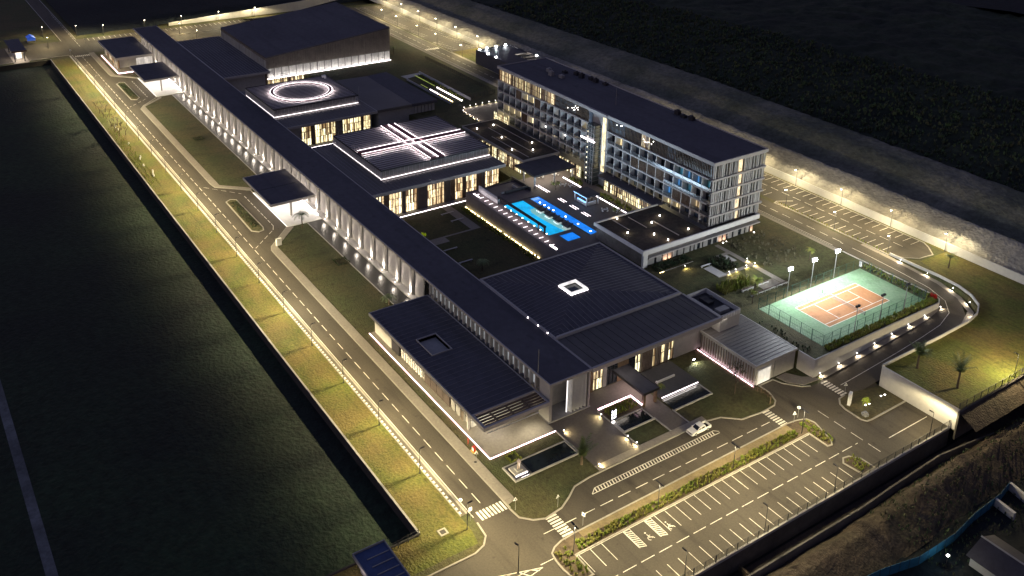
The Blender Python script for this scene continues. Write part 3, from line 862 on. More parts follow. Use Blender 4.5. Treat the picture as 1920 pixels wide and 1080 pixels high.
for (xa, xb, y, sg_n) in ((-281.6, -247.3, 138.5, 1), (-281.6, -247.3, 141.45, 1), (-281.6, -247.3, 144.0, -1)):
    lamp('led_throw', 'AREA', HP, ((xa + xb) / 2 + 260.5, y - 137.2, 12.75), 560, (1, .88, .92), rot=(R(-40) * sg_n, 0, 0), shape=(xb - xa, .12))
for x, sg_n in ((-265.05, 1), (-261.4, -1)):
    lamp('led_throw', 'AREA', HP, (x + 260.5, 141 - 137.2, 12.75), 660, (1, .88, .92), rot=(0, R(40) * sg_n, 0), shape=(.12, 38))
for o_, (xa, xb, ya, yb) in ((HP, (-282.2, -246.8, 121.2, 160.7)), (HO, (-346.2, -316.8, 113.9, 147.0))):
    c_ = WL[o_.name]
    lamp('led_throw', 'AREA', o_, (xb + .25 - c_.x, (ya + yb) / 2 - c_.y, 9.25), 55, (1, .88, .9), rot=(0, R(100), 0), shape=(.15, yb - ya))
    lamp('led_throw', 'AREA', o_, (xb + .9 - c_.x, (ya + yb) / 2 - c_.y, 9.12), 60, (1, .88, .9), rot=(0, R(-50), 0), shape=(.15, yb - ya))
    lamp('led_throw', 'AREA', o_, ((xa + xb) / 2 - c_.x, ya - .25 - c_.y, 9.25), 40, (1, .88, .9), rot=(R(100), 0, 0), shape=(xb - xa, .15))
for k in range(20):
    a = 2 * math.pi * k / 20
    for rr_, pw in ((11.75, 46), (9.9, 34)):
        lamp('led_throw', 'AREA', HO, (-331.8 + rr_ * math.cos(a) + 328.5, 130.6 + rr_ * math.sin(a) - 131.2, 12.7), pw, (1, .88, .92), rot=(0, R(-35) if rr_ > 11 else R(35), a), shape=(.12, 3.4))
# the ring
def ring(r0, r1, z0, z1, n=64, c=(-331.8, 130.6)):
    b = MB()
    for i in range(n):
        t0, t1 = 2 * math.pi * i / n, 2 * math.pi * (i + 1) / n
        p = [(c[0] + r * math.cos(t), c[1] + r * math.sin(t)) for r, t in ((r0, t0), (r1, t0), (r1, t1), (r0, t1))]
        b.add([(x, y, z0) for x, y in p] + [(x, y, z1) for x, y in p], [(4, 5, 6, 7), (1, 2, 6, 5), (3, 0, 4, 7)])
    return b


part(ring(10.3, 11.4, 11.95, 12.6), 'ring_cover', MATS['cover_red'], HO)
part(ring(11.41, 11.56, 12.42, 12.58), 'light_ring', LEDX, HO)
part(ring(10.14, 10.29, 12.42, 12.58), 'light_ring', LEDX, HO)
part(MB().tube((-343, 145.2, 12), (-343, 145.2, 12.9), .5, .4).box(-345, -344, 144.5, 146, 12, 12.8), 'roof_vent', WHITE, HO)
part(MB().tube((-318.5, 148, 9), (-318.5, 148, 15), .1, .06), 'mast', STEEL, HO)

# ---- east wing of the ring hall: one pale and one dark roof plane
E_ = thing('service_wing', 'wing with one pale and one black roof plane beside the ring hall', 'building', (-330, 162, 0))
part(MB().box(-348, -306.5, 150, 173.5, 0, 8.0), 'wall', WALLG, E_)
part(MB().prism([(-347, 149.1), (-305.6, 149.1), (-305.4, 163.6), (-346, 164.8)], 8.0, 9.0), 'roof', ROOFL, E_, 'pale grey roof plane')
part(MB().prism([(-346, 164.9), (-305.4, 163.7), (-305.2, 174.4), (-347.4, 174.2)], 8.0, 9.02), 'roof', ROOF, E_, 'black roof plane')
for k in range(6): part(MB().box(-306.5, -306.1, 165 + 1.5 * k, 166.1 + 1.5 * k, 4.8, 7.6), 'louvre_panel', WALLG, E_)

# ---- arena
A = thing('arena', 'big box arena with sloping black roof and glowing slatted skirt', 'building', (-404, 162, 0))
x0, x1, y0, y1 = -432.5, -375, 133, 190.4
b = MB().add([(x0 + .4, y0 + .4, 4.8), (x1 - .4, y0 + .4, 4.8), (x1 - .4, y1 - .4, 4.8), (x0 + .4, y1 - .4, 4.8), (x0 + .4, y0 + .4, 13.9), (x1 - .4, y0 + .4, 13.9), (x1 - .4, y1 - .4, 19.4), (x0 + .4, y1 - .4, 19.4)],
             [(3, 2, 1, 0), (0, 1, 5, 4), (1, 2, 6, 5), (2, 3, 7, 6), (3, 0, 4, 7)])
part(b, 'wall', m('bronze_cladding', (.2, .18, .16), .6, .15, 1, .2), A)
b = MB().add([(x0, y0, 13.8), (x1, y0, 13.8), (x1, y1, 19.4), (x0, y1, 19.4), (x0, y0, 14.2), (x1, y0, 14.2), (x1, y1, 19.8), (x0, y1, 19.8)],
             [(3, 2, 1, 0), (4, 5, 6, 7), (0, 1, 5, 4), (1, 2, 6, 5), (2, 3, 7, 6), (3, 0, 4, 7)])
part(b, 'roof', ROOF, A)
def roofz(y): return 13.8 + (y - y0) / (y1 - y0) * 5.6
sl = MB(); rnd = random.Random(5)
y = y0 + .1
while y < y1 - .1:
    sl.box(x1 - .3, x1 + .02, y, y + .1, 9.2, roofz(y) - .05); y += rnd.uniform(.3, .6)
x = x0 + .1
while x < x1 - .4:
    sl.box(x, x + .1, y0 - .02, y0 + .3, 9.45, 13.75); x += rnd.uniform(.35, .7)
part(sl, 'cladding_slat', m('bronze_slat', (.27, .24, .21), .6, .2, 2, .4), A, kind='stuff')
ls = MB(); y = y0 + .1
while y < y1 - .1:
    ls.box(x1 - .25, x1 + .1, y, y + .09, 5.0, 9.1 if rnd.random() < .8 else 8.2); y += rnd.uniform(.28, .6)
x = x0 + .1
while x < x1 - .4:
    ls.box(x, x + .09, y0 - .1, y0 + .2, 9.5, 12.6); x += rnd.uniform(.3, .7)
part(ls, 'pale_slat', SLAT, A, kind='stuff')
part(MB().box(x1 - .38, x1 - .34, y0 + .5, y1 - .5, 4.95, 9.0), 'lit_backing', em('arena_glow', (1, .93, .86), .2, .8, .8), A)
part(MB().box(x0 + 1, x1 - .5, y0 + .32, y0 + .36, 9.5, 12.8), 'lit_backing', MATS['arena_glow'], A)
part(MB().box(x1 + .12, x1 + .26, y0, y1, 4.75, 4.95), 'led_strip', LEDW, A)
lamp('bulb', 'AREA', A, (30.0, -.3, 4.95), 2300, (1, .9, .84), rot=(R(180), R(-12), 0), shape=(.3, 56))
for i in range(int((y1 - y0) / 3.2)):
    y = y0 + 3.2 * (i + 1); part(MB().box(x1 + .02, x1 + .2, y - .1, y + .1, 5, 9.2), 'skirt_post', DARK, A)
facade(A, 'x', -377, 134, 165, .2, 4.7, [('w', 8), ('c', 1.5), ('w', 12), ('c', 2), ('w', 6)], WARMY)
part(MB().box(-431, -378, 134, 189, 0, 4.79), 'ground_floor', WALLG, A)

# ---- lobby: square hipped roof, entrance roof, porch
Lb = thing('lobby', 'lobby with square black hipped roof and a lit square skylight', 'building', (-160, 132, 0))
part(MB().box(-177.5, -137.8, 113.6, 150.8, 0, 8.7), 'wall', WALLG, Lb)
f = MB().box(-178.3, -146.6, 113.45, 113.9, 8.7, 9.75).box(-178.3, -146.6, 150.9, 151.3, 8.7, 9.75).box(-178.3, -177.9, 113.9, 150.9, 8.7, 9.75).box(-147.2, -146.6, 113.9, 150.9, 8.7, 10.05)
part(f, 'fascia', FASCIA, Lb)
q0 = [(-177.9, 113.9), (-147.2, 113.9), (-147.2, 150.9), (-177.9, 150.9)]; q1 = [(-163.1, 126.6), (-158.4, 126.6), (-158.4, 131.4), (-163.1, 131.4)]
b = MB()
for i in range(4):
    a, c = q0[i], q0[(i + 1) % 4]; d, e = q1[(i + 1) % 4], q1[i]
    b.add([(*a, 9.5), (*c, 9.5), (*d, 11.0), (*e, 11.0)], [(0, 1, 2, 3)])
part(b, 'roof', ROOF, Lb)
sb = MB()
for i in range(4):
    a, c = Vector(q0[i]), Vector(q0[(i + 1) % 4]); d, e = Vector(q1[(i + 1) % 4]), Vector(q1[i])
    n_ = 26
    along = (c - a).normalized(); nrm = Vector((-along.y, along.x)); depth = (e - a).dot(nrm)
    for k in range(1, n_):
        t = k / n_; p = a + (c - a) * t
        la = (e - a).dot(along); lc = (c - d).dot(along); s_ = (p - a).dot(along); tot = (c - a).length
        fr = min(1, s_ / la if la > 0 else 1, (tot - s_) / lc if lc > 0 else 1)
        q = p + nrm * depth * fr
        sb.tube((p.x, p.y, 9.53), (q.x, q.y, 9.53 + 1.5 * fr), .05, .05, 4)
part(sb, 'roof_seam', SEAM, Lb, kind='stuff')
b = MB()
for x_0, x_1, y_0, y_1 in ((-163.2, -158.3, 126.5, 126.9), (-163.2, -158.3, 131.1, 131.5), (-163.2, -162.8, 126.9, 131.1), (-158.7, -158.3, 126.9, 131.1)): b.box(x_0, x_1, y_0, y_1, 10.9, 11.5)
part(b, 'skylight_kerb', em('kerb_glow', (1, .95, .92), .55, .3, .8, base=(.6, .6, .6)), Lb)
part(MB().box(-163.3, -158.2, 126.42, 126.49, 11.0, 11.08).box(-163.3, -158.2, 131.51, 131.58, 11.0, 11.08).box(-163.3, -163.21, 126.5, 131.5, 11, 11.08).box(-158.29, -158.2, 126.5, 131.5, 11, 11.08), 'led_strip', LEDW, Lb)
part(MB().box(-162.7, -158.8, 127, 131, 10.6, 10.7), 'skylight', GLASSD, Lb)
# entrance roof in front: separate panels
f = MB().box(-134.1, -133.5, 113.45, 151.6, 8.6, 9.6).box(-146.5, -134.1, 151.1, 151.6, 8.6, 9.6).box(-146.5, -134.1, 113.45, 113.6, 9.0, 9.6)
part(f, 'fascia', FASCIA, Lb)
rp = MB().box(-146.4, -134.15, -.97, .97, 0, .5)
rpm = rp.mesh('roof_panel', m('entrance_roof', (.085, .08, .08), .6, .12, .8, .1), (-140, 0, 0))
for k in range(18):
    o = spart(rpm, 'roof_panel', Lb, (-140, 114.7 + 2.09 * k, 8.98))
part(MB().box(-146.4, -134.12, 113.6, 151.1, 8.7, 8.95), 'soffit', WALLW, Lb)
facade(Lb, 'x', -137.6, 114, 148, .15, 8.5, [('c', 3), ('w', 2.6), ('g', 1), ('d', 3), ('c', 3), ('d', 2), ('w', 1.5), ('s', 3.4), ('w', 1), ('s', 1.5), ('w', 1.2), ('s', 1), ('w', 1.6), ('g', 7)], WARMY)
lamp('bulb', 'AREA', Lb, (25.6, 10, 8.3), 160, (1, .88, .75), shape=(1, 24))
lamp('bulb', 'AREA', Lb, (25.6, -12, 8.3), 160, (1, .88, .75), shape=(1, 10))

PR = thing('entrance_porch', 'flat dark porch roof on a corner post before the lobby doors', 'porch', (-131.5, 124.6, 0))
part(MB().box(-137.4, -127.2, 122.5, 126.6, 3.45, 3.8), 'roof', ROOF, PR)
part(MB().box(-137.4, -127.0, 122.3, 122.48, 3.3, 3.86).box(-137.4, -127.0, 126.62, 126.8, 3.3, 3.86).box(-127.18, -127.0, 122.48, 126.62, 3.3, 3.86), 'fascia', DARK, PR)
part(MB().box(-127.9, -127.3, 122.7, 123.3, 0, 3.4), 'post', WOOD, PR)
part(MB().box(-127.9, -127.3, 126, 126.5, 0, 3.4), 'post', WOOD, PR)
part(MB().box(-137.2, -128.5, 122.6, 122.75, 3.35, 3.43), 'ceiling_light', LEDP, PR)
lamp('bulb', 'AREA', PR, (-.8, 0, 3.2), 240, (1, .78, .72), shape=(8, 3))

# ---- plant enclosure and service box
K = thing('plant_enclosure', 'open roof enclosure with machinery beside the lobby roof', 'plant room', (-139.7, 155, 0))
part(MB().box(-145.6, -134.2, 151.8, 158.3, 0, 8.3), 'wall', WALLW, K)
part(MB().box(-145.6, -134.2, 151.8, 152.0, 8.3, 9.5).box(-145.6, -134.2, 158.1, 158.3, 8.3, 9.5).box(-145.6, -145.4, 152, 158.1, 8.3, 9.5).box(-134.4, -134.2, 152, 158.1, 8.3, 9.5), 'parapet', WALLW, K)
part(MB().box(-145.4, -134.4, 152, 158.1, 8.3, 8.35), 'roof', DARK, K)
part(MB().box(-137.4, -135.6, 153, 156.2, 8.8, 9.6), 'air_unit', STEEL, K)
part(MB().box(-143.5, -140.5, 154, 156, 8.4, 9.1).tube((-142, 156.5, 8.4), (-142, 156.5, 9.6), .4, .4), 'air_unit', DARK, K)
part(MB().box(-144.5, -138, 152.6, 153, 8.6, 8.9), 'duct', STEEL, K)
for k in range(7): part(MB().box(-134.18, -134.0, 152.2 + .86 * k, 152.9 + .86 * k, 8.45, 9.4), 'louvre_panel', WHITE, K)
B_ = thing('service_box', 'grey metal-roofed service box with a lit garage door', 'building', (-128.5, 155.4, 0))
part(MB().box(-136.8, -120.1, 148.9, 161.9, 0, 4.75), 'wall', WALLW, B_)
slab_roof(B_, -137.2, -119.8, 148.6, 162.2, 5.2, .45, .05, ROOFL, seam='y', step=1.05)
part(MB().box(-120.08, -119.85, 149.3, 153.8, .1, 3.9), 'door_frame', WHITE, B_)
part(MB().box(-119.84, -119.8, 149.6, 153.5, .15, 3.6), 'garage_door', em('lit_garage', (1, .93, .8), .38, .35, .8, base=(.5, .5, .5)), B_)
part(MB().box(-120.08, -119.9, 155, 161.6, .1, 4.4), 'wall_panel', WALLG, B_)
bb = MB()
for k in range(22): bb.box(-136.6 + .76 * k, -136.4 + .76 * k, 148.62, 148.86, .6, 4.3)
part(bb, 'timber_batten', WOODL, B_, kind='stuff')
part(MB().box(-137.4, -119.6, 148.2, 148.35, .1, .28), 'led_strip', LEDP, B_)

# ---- hotel
H = thing('hotel', 'long six-storey hotel with black roof and rows of recessed balconies', 'hotel', (-223, 193.6, 4.6))
HX0, HX1, HY0, HY1 = -276.6, -170.0, 183.3, 204.0
part(MB().box(HX0 + .3, HX1 - 1.2, HY0 + 2.0, HY1 - .3, ZU, 28.0), 'core_wall', WALLG, H)
rf = MB().box(HX0, HX1 + .1, HY0, HY1, 28.05, 28.3)
part(rf, 'roof', ROOF, H)
f = MB().box(HX0 - .2, -224.2, HY0 - .55, HY0 - .02, 27.6, 28.6).box(-214.8, HX1 + .5, HY0 - .35, HY0 - .02, 27.6, 28.6).box(HX1 + .12, HX1 + .5, HY0, HY1 + .3, 27.6, 28.6).box(HX0 - .2, HX1 + .1, HY1 + .02, HY1 + .3, 27.6, 28.6).box(HX0 - .2, HX0 - .02, HY0, HY1, 27.6, 28.6).box(-224.2, -214.8, HY0 - .9, HY0 - .02, 27.6, 28.6)
part(f, 'cornice', FASCIA, H)
FL = [9.0, 12.2, 15.9, 19.6, 23.3]
for z in FL[1:]:
    part(MB().box(HX0, -224.3, HY0 - .3, HY0 + 2.0, z - .32, z + .12).box(-214.9, HX1, HY0 - .3, HY0 + 2, z - .32, z + .12).box(HX1 - 1.2, HX1 + .35, HY0 - .3, HY1 + .1, z - .35, z + .2), 'floor_slab', FASCIA, H)
bays = [HX0 + .05 + 3.74 * k for k in range(14)] + [-214.8 + 3.73 * k for k in range(12)]
LIT = {(3, 4): WARMY, (3, 5): WARMY, (2, 0): None, (1, 1): WARMY, (1, 2): WARMY, (1, 3): WARMY, (1, 5): WARM, (0, 0): WARMY, (0, 1): WARMY, (3, 13): WARMY, (3, 15): WARMY, (4, 0): None,
       (3, 22): TEALW, (3, 23): BLUEW, (3, 24): BLUEW, (3, 25): TEALW, (2, 23): TEALW, (2, 22): BLUEW, (1, 21): BLUEW, (0, 21): WARMY, (0, 22): WARMY, (1, 24): WARMD}
SCR = {(3, 6), (3, 3), (1, 4), (2, 17), (2, 18), (2, 19), (1, 22), (1, 23), (2, 20)}
ptm = MB().box(-.09, .09, 0, 2.2, 0, 3.2).mesh('partition', WHITE)
glm = MB()
for u in (.1, 1.3, 2.45, 3.55): glm.box(u - .045, u + .045, -.05, .06, 0, 3.2)
glm.box(.15, 3.5, -.05, .06, 2.5, 2.58).box(.15, 3.5, -.05, .06, 0, .1).box(.15, 3.5, -.05, .06, 3.1, 3.2)
glm = glm.mesh('window', DARK)
def paneme(mt, k):
    q = MB()
    for i in range(6): q.box(.12 + .563 * i, .12 + .563 * (i + 1), .07, .1, .02, 3.18)
    me = q.mesh('pane', mt); vary_pane(me, mt, 6); return me
PM = {}
ram = MB().box(.1, 3.6, 0, .05, .08, .95).box(.1, 3.6, -.03, .08, .95, 1.0).mesh('balustrade', m('balcony_glass', (.05, .055, .06), .2, .2, 2, .3, spec=.6))
scm = MB()
for k in range(14): scm.box(.1 + .255 * k, .2 + .255 * k, 0, .12, .1, 3.3)
scm = scm.mesh('timber_screen', WOOD)
rnd = random.Random(11)
for fi, z in enumerate(FL[:4]):
    for k, x in enumerate(bays):
        h0 = z + .12
        spart(ptm, 'partition', H, (x, HY0 - .2, h0))
        if (fi, k) in SCR: spart(scm, 'timber_screen', H, (x, HY0 - .1, h0)); continue
        mt = LIT.get((fi, k)) or (GLASSB if rnd.random() < .62 else GLASSD)
        w = spart(glm, 'window', H, (x, HY0 + 1.85, h0))
        if mt.name not in PM: PM[mt.name] = paneme(mt, k)
        link('pane', PM[mt.name], w)
        spart(ram, 'balustrade', H, (x, HY0 - .18, h0))
# top storey: tall curtain wall
top_l = [WARM, WARM, WARMD, WARMY, WARMY, WARMD, WARMY, WARMD, WARM, GLASSB, GLASSB, GLASSB, GLASSD, GLASSD, GLASSB, GLASSB, GLASSD, GLASSD, WARMD, GLASSD, GLASSD, GLASSB, GLASSD, GLASSD, GLASSD, GLASSD]
tw = MB()
for q in range(6): tw.box(.05 + .62 * q, .16 + .62 * q, -.12, .1, 0, 4.1)
tw.box(.1, 3.6, -.05, .08, 1.9, 1.98)
tw = tw.mesh('curtain_wall', WOOD)
PT = {}
for k, x in enumerate(bays):
    w = spart(tw, 'curtain_wall', H, (x, HY0 + .25, 23.45))
    mt = top_l[k]
    q = MB()
    for i in range(6): q.box(.05 + .608 * i, .05 + .608 * (i + 1), .12, .16, 0, 4.1)
    q = q.mesh('pane', mt); vary_pane(q, mt, 6)
    link('pane', q, w)
def sparkle(n, x0_, x1_, z0_, z1_, s):                       # pendant lights seen through the glass
    r_ = random.Random(s)
    for _ in range(n):
        x = r_.uniform(x0_, x1_); z = r_.uniform(z0_, z1_)
        part(MB().box(x - .09, x + .09, HY0 + .02, HY0 + .1, z, z + .16), 'pendant_light', SPOTL, H)
sparkle(9, -236, -230, 24.6, 26.6, 2); sparkle(7, -199, -194, 25.2, 26.9, 4); sparkle(4, -211, -208, 26, 27, 5)
for x, z in ((-241, 20.8), (-240, 20.4), (-266, 21), (-262, 20.6), (-247, 17.1), (-236.5, 17.6), (-238.5, 13.9), (-249.5, 13.5), (-190.6, 17.6), (-174.5, 17.0), (-255, 16.8)):
    part(MB().box(x - .16, x + .16, HY0 + 1.6, HY0 + 1.75, z, z + .3), 'balcony_light', SPOTL, H)
# end wall: slats of different widths, a lit stair strip
rnd = random.Random(21)
def end_floor(z0_, z1_):
    a = MB(); b_ = MB(); y = HY0 + .15
    while y < HY1 - .2:
        w = rnd.choice((.22, .26, .34, .5)); tgt = a if rnd.random() < .72 else b_
        if not 193.6 < y < 195.2: tgt.box(HX1 - .25, HX1 + .05, y, min(y + w, HY1 - .1), z0_, z1_)
        y += w + rnd.choice((.3, .42, .5, .8))
    part(a, 'pale_slat', SLAT, H, kind='stuff'); part(b_, 'dark_slat', FASCIA, H, kind='stuff')
    part(MB().box(HX1 - .9, HX1 - .7, HY0 + .1, 193.5, z0_, z1_).box(HX1 - .9, HX1 - .7, 195.3, HY1 - .1, z0_, z1_), 'end_glass', m('end_glass', (.035, .038, .036), .3, .3, 1, .2, spec=.5), H)
    part(MB().box(HX1 - .5, HX1 - .4, 193.7, 195.1, z0_, z1_), 'stair_window', WARM, H)
for z0_, z1_ in ((9.1, 11.8), (12.45, 15.5), (16.15, 19.2), (19.85, 22.9), (23.6, 27.5)): end_floor(z0_, z1_)
# glass lift tower
part(MB().box(-224.1, -215.0, HY0 - .3, HY0 + 2, ZU, 27.5), 'tower_core', WALLG, H)
tg = MB(); rr = random.Random(3)
part(MB().box(-221.5, -217.8, 180.3, 182.9, ZU, 24.5), 'lift_shaft', m('shaft_glass', (.05, .06, .06), .12, .3, .8, .3, spec=.7), H)
for x in (-221.6, -220.4, -219.1, -217.8): tg.box(x - .08, x + .08, 180.1, 180.28, ZU, 24.6)
for z in range(14): tg.box(-221.5, -217.8, 180.12, 180.26, ZU + 1.45 * z, ZU + 1.45 * z + .1); tg.box(-217.78, -217.65, 180.3, 182.9, ZU + 1.45 * z, ZU + 1.45 * z + .1)
part(tg, 'lift_frame', STEEL, H, kind='stuff')
part(MB().box(-216.9, -215.5, HY0 - .5, HY0 - .32, 9.5, 27.3), 'stair_glass', em('stair_glow', (1, .8, .4), .9, .95, 1.6), H)
part(MB().box(-223.8, -222, HY0 - .5, HY0 - .32, 9.5, 27.3), 'stair_glass', GLASSB, H)
for k in range(10): part(MB().box(-220.9 + .02 * k, -220.6, 180.0, 180.1, 6.2 + 1.75 * k, 6.6 + 1.75 * k), 'shaft_light', em('shaft_light', (1, .9, .6), 2.2, .5), H)
part(MB().box(-223.6, -217, 179.5, 180.0, 19.5, 19.75), 'lit_edge', LEDW, H)
# roof machinery
for i, (x, y) in enumerate(((-258, 199), (-254, 201), (-250.5, 200.5), (-247, 202), (-244, 201.5), (-240, 202.5), (-262, 195), (-258, 193), (-254, 194.5), (-205, 202.8), (-202, 202.5), (-199, 203))):
    h = .8 + (i * 37 % 5) * .2
    part(MB().box(x - 1, x + .8, y - .7, y + .6, 28.3, 28.3 + h).tube((x, y, 28.3 + h), (x, y, 28.6 + h), .4, .4), 'roof_unit', STEEL if i in (6, 7, 8) else DARK, H)
part(MB().tube((-222, 192, 28.3), (-222, 192, 34), .09, .05), 'mast', STEEL, H)
# ground-floor glass on the pool side
facade(H, 'y', 181.6, -213.5, -187.5, ZU, 8.9, [('w', 2), ('c', .8), ('w', 2.6), ('c', .6), ('w', 2.2), ('w', 2.4), ('w', 2.4), ('w', 2.4), ('w', 2.2), ('w', 2.2), ('w', 2), ('w', 2)], WARMY)
facade(H, 'y', 181.0, -276, -266.5, 9.0, 12.0, [('w', 3), ('w', 3.2), ('w', 3)], WARMY)
part(MB().box(-215, -188.3, 179.8, 183.2, 9.0, 9.5), 'podium_roof', ROOF, H)
lamp('bulb', 'AREA', H, (22, -12.6, 3.9), 160, (1, .86, .6), shape=(24, 1.2))

# podium band below the end wall and the pool restaurant
V = thing('pool_restaurant', 'low restaurant with a planted dark roof dotted with lights', 'building', (-178, 170, 4.6))
part(MB().box(-188.2, -168.6, 158.4, 181.2, ZU, 8.6), 'core_wall', m('stone_wall', (.17, .155, .135), .85, .2, 1.5, .4, bump=.4), V)
f = MB().box(-168.2, -167.8, 157.5, 201.6, 8.3, 9.7).box(-188.5, -168.2, 157.5, 157.9, 8.7, 9.7).box(-188.5, -188.1, 157.9, 181, 8.7, 9.7).box(-169.8, -168.2, 201.2, 201.6, 8.3, 9.7)
part(f, 'fascia', WHITE, V)
part(MB().box(-188.1, -168.2, 157.9, 181, 8.9, 9.3).box(-169.8, -168.2, 181, 201.2, 8.9, 9.3), 'roof', m('planted_roof', (.045, .036, .032), .95, .5, .9, .25, (.03, .03, .025), bump=.5), V)
part(MB().box(-169.5, -167.5, 159.5, 201.8, 7.0, 7.35), 'ledge', FASCIA, V)
for x, y0_, y1_ in ((-186.5, 0, 0),): pass
pl = [(-186.6, 168.3, -178.8, 168.5), (-181.3, 172.6, -170.5, 172.9), (-187.5, 163.2, -180, 163.4)]
for x0_, y0_, x1_, y1_ in pl: part(MB().box(x0_, x1_, y0_, y1_, 9.28, 9.45), 'roof_path', FASCIA, V)
facade(V, 'x', -168.3, 159.6, 199.5, ZU + .2, 6.95, [('g', 2.2), ('d', .7), ('g', 1.6), ('d', .5), ('c', 1.3), ('d', .4), ('c', 1), ('d', .6), ('g', 1.1), ('d', .5), ('g', 1.8), ('d', .4), ('g', 1.7), ('d', .5), ('g', .9), ('d', .4), ('g', .8), ('d', 1), ('g', .7), ('d', .4), ('g', 1.5), ('d', 1.3), ('g', .6), ('d', 1.4), ('g', .4), ('c', 1.2), ('d', .5), ('c', 1), ('d', .8), ('g', 1.4), ('d', .6), ('g', 1.6), ('d', 1.2), ('g', 1), ('d', .6), ('g', 1.1), ('d', .5), ('c', .9)], WARMY)
part(MB().box(-168.7, -167.9, 157.9, 159.4, ZU, 8.3), 'corner_pier', WHITE, V)
for k, (y, n_) in enumerate(((166, 2), (186.8, 2), (199.2, 1))):
    for j in range(n_):
        part(MB().box(-167.4, -167.15, y + 1.4 * j, y + 1.4 * j + .25, ZU, ZU + .14), 'floor_light', SPOTL, V)
        lamp('bulb', 'SPOT', V, (10.7, y + 1.4 * j - 169.9, .35), 260, (1, .78, .66), .08, 120, .6, (0, R(125), 0))
for i, (x, y) in enumerate(((-187.3, 164.9), (-182.4, 176.5), (-180.2, 171.5), (-178.9, 161.6), (-174.4, 167.2), (-169.9, 168.2), (-171.8, 177.5))):
    part(MB().prism([(x + .16 * math.cos(a), y + .16 * math.sin(a)) for a in (0, 1.05, 2.1, 3.14, 4.2, 5.25)], 9.3, 9.75), 'roof_lantern', SPOTL, V)
    lamp('bulb', 'POINT', V, (x + 178, y - 170, 5.5), 55, (1, .74, .45), .1)

# restaurant wing between cross hall and hotel, with its canopy
Wg = thing('dining_wing', 'dining wing with lantern-dotted dark roof and open lit canopy', 'building', (-250, 173, 4.6))
part(MB().box(-274, -237, 167.6, 181, ZU, 8.6), 'core_wall', WALLG, Wg)
slab_roof(Wg, -274.2, -236.4, 166.6, 181.4, 9.5, .7, .1, MATS['planted_roof'])
for x0_, y0_, x1_, y1_ in ((-268, 173.5, -240, 173.7), (-260, 169.8, -238, 170.0), (-270, 177.6, -249, 177.8)): part(MB().box(x0_, x1_, y0_, y1_, 9.5, 9.62), 'roof_path', FASCIA, Wg)
for i, (x, y) in enumerate(((-268.9, 169.5), (-269, 176.4), (-257.3, 172.2), (-248, 178.3), (-246.1, 168.9), (-242.2, 174.6))):
    part(MB().prism([(x + .17 * math.cos(a), y + .17 * math.sin(a)) for a in (0, 1.05, 2.1, 3.14, 4.2, 5.25)], 9.5, 9.95), 'roof_lantern', SPOTL, Wg)
    lamp('bulb', 'POINT', Wg, (x + 250, y - 173, 5.7), 55, (1, .76, .48), .1)
part(MB().box(-236.2, -225.6, 163.6, 179.4, 8.45, 8.9), 'canopy_roof', ROOF, Wg)
part(MB().box(-236.3, -225.4, 163.3, 163.58, 8.3, 9.0).box(-225.58, -225.3, 163.58, 179.4, 8.3, 9.0), 'canopy_fascia', DARK, Wg)
for x, y in ((-226, 164), (-226, 171.5), (-226, 178.8), (-232, 164)): part(MB().box(x - .2, x + .2, y - .2, y + .2, ZU, 8.4), 'post', WALLW, Wg)
facade(Wg, 'y', 166.5, -262, -237, ZU, 8.5, [('w', 2), ('c', .7), ('w', 2), ('c', .7), ('w', 2.2), ('c', .6), ('w', 2), ('w', 2), ('c', .7), ('w', 2), ('c', .5), ('w', 1.6), ('w', 1.6)], WARMY)
facade(Wg, 'y', 180.8, -236, -224.5, ZU, 8.5, [('w', 2), ('c', .5), ('w', 2), ('c', .6), ('w', 2), ('c', .6), ('w', 2)], WARMY)
facade(Wg, 'x', -236.4, 167, 179.4, ZU, 8.3, [('w', 2), ('c', .4), ('w', 2), ('w', 2), ('c', .4), ('w', 2)], WARMY)
lamp('bulb', 'AREA', Wg, (19.5, -1.5, 3.7), 700, (1, .88, .7), shape=(9, 14))
lamp('bulb', 'AREA', Wg, (8, -8, 3.7), 260, (1, .88, .7), shape=(18, 2))

# ---- pool deck
D = thing('pool_deck', 'raised pool deck with two blue pools and a row of step lights', 'pool deck', (-210, 160, 4.6))
DK = m('deck_tile', (.13, .11, .105), .6, .15, 1.5, .2)
def deckrect(b, x0, x1, y0, y1): b.box(x0, x1, y0, y1, ZU + .004, ZU + .13)
# deck surface with pool openings left free
b = MB()
xs = [-233.3, -219.8, -196.5, -194.9, -190.9, -186]
for r_ in ((-233.3, -186.1, 143.8, 148.1), (-233.3, -219.8, 148.1, 161.2), (-233.3, -186.1, 161.2, 181.4), (-190.8, -186.1, 148.1, 161.2), (-219.8, -190.8, 155.3, 157.8), (-196.5, -194.9, 148.1, 155.3), (-194.9, -190.8, 148.1, 150.5)): deckrect(b, *r_)
part(b, 'deck', DK, D)
part(MB().box(-233.4, -186, 143.35, 143.75, 0, ZU + .5), 'side_wall', m('deck_wall', (.2, .175, .16), .85, .12, 1, .2), D)
part(MB().box(-186.05, -185.7, 143.4, 158.2, 0, ZU + .06).box(-233.6, -233.4, 143.4, 162, 0, ZU + .4), 'side_wall', DK, D)
part(MB().box(-190, -185.7, 161, 163.5, ZU - 2, ZU + .03), 'side_wall', DK, D)
POOL = em('pool_water', (.0, .4, .8), .66, .3, .35, base=(.01, .12, .2))
LAP = em('lap_water', (.0, .2, .85), .62, .3, .5, base=(.01, .08, .25))
part(MB().sheet([(-219.8, 148.1), (-196.5, 148.1), (-196.5, 155.3), (-219.8, 155.3)], ZU + .02), 'pool', POOL, D, 'wide turquoise pool')
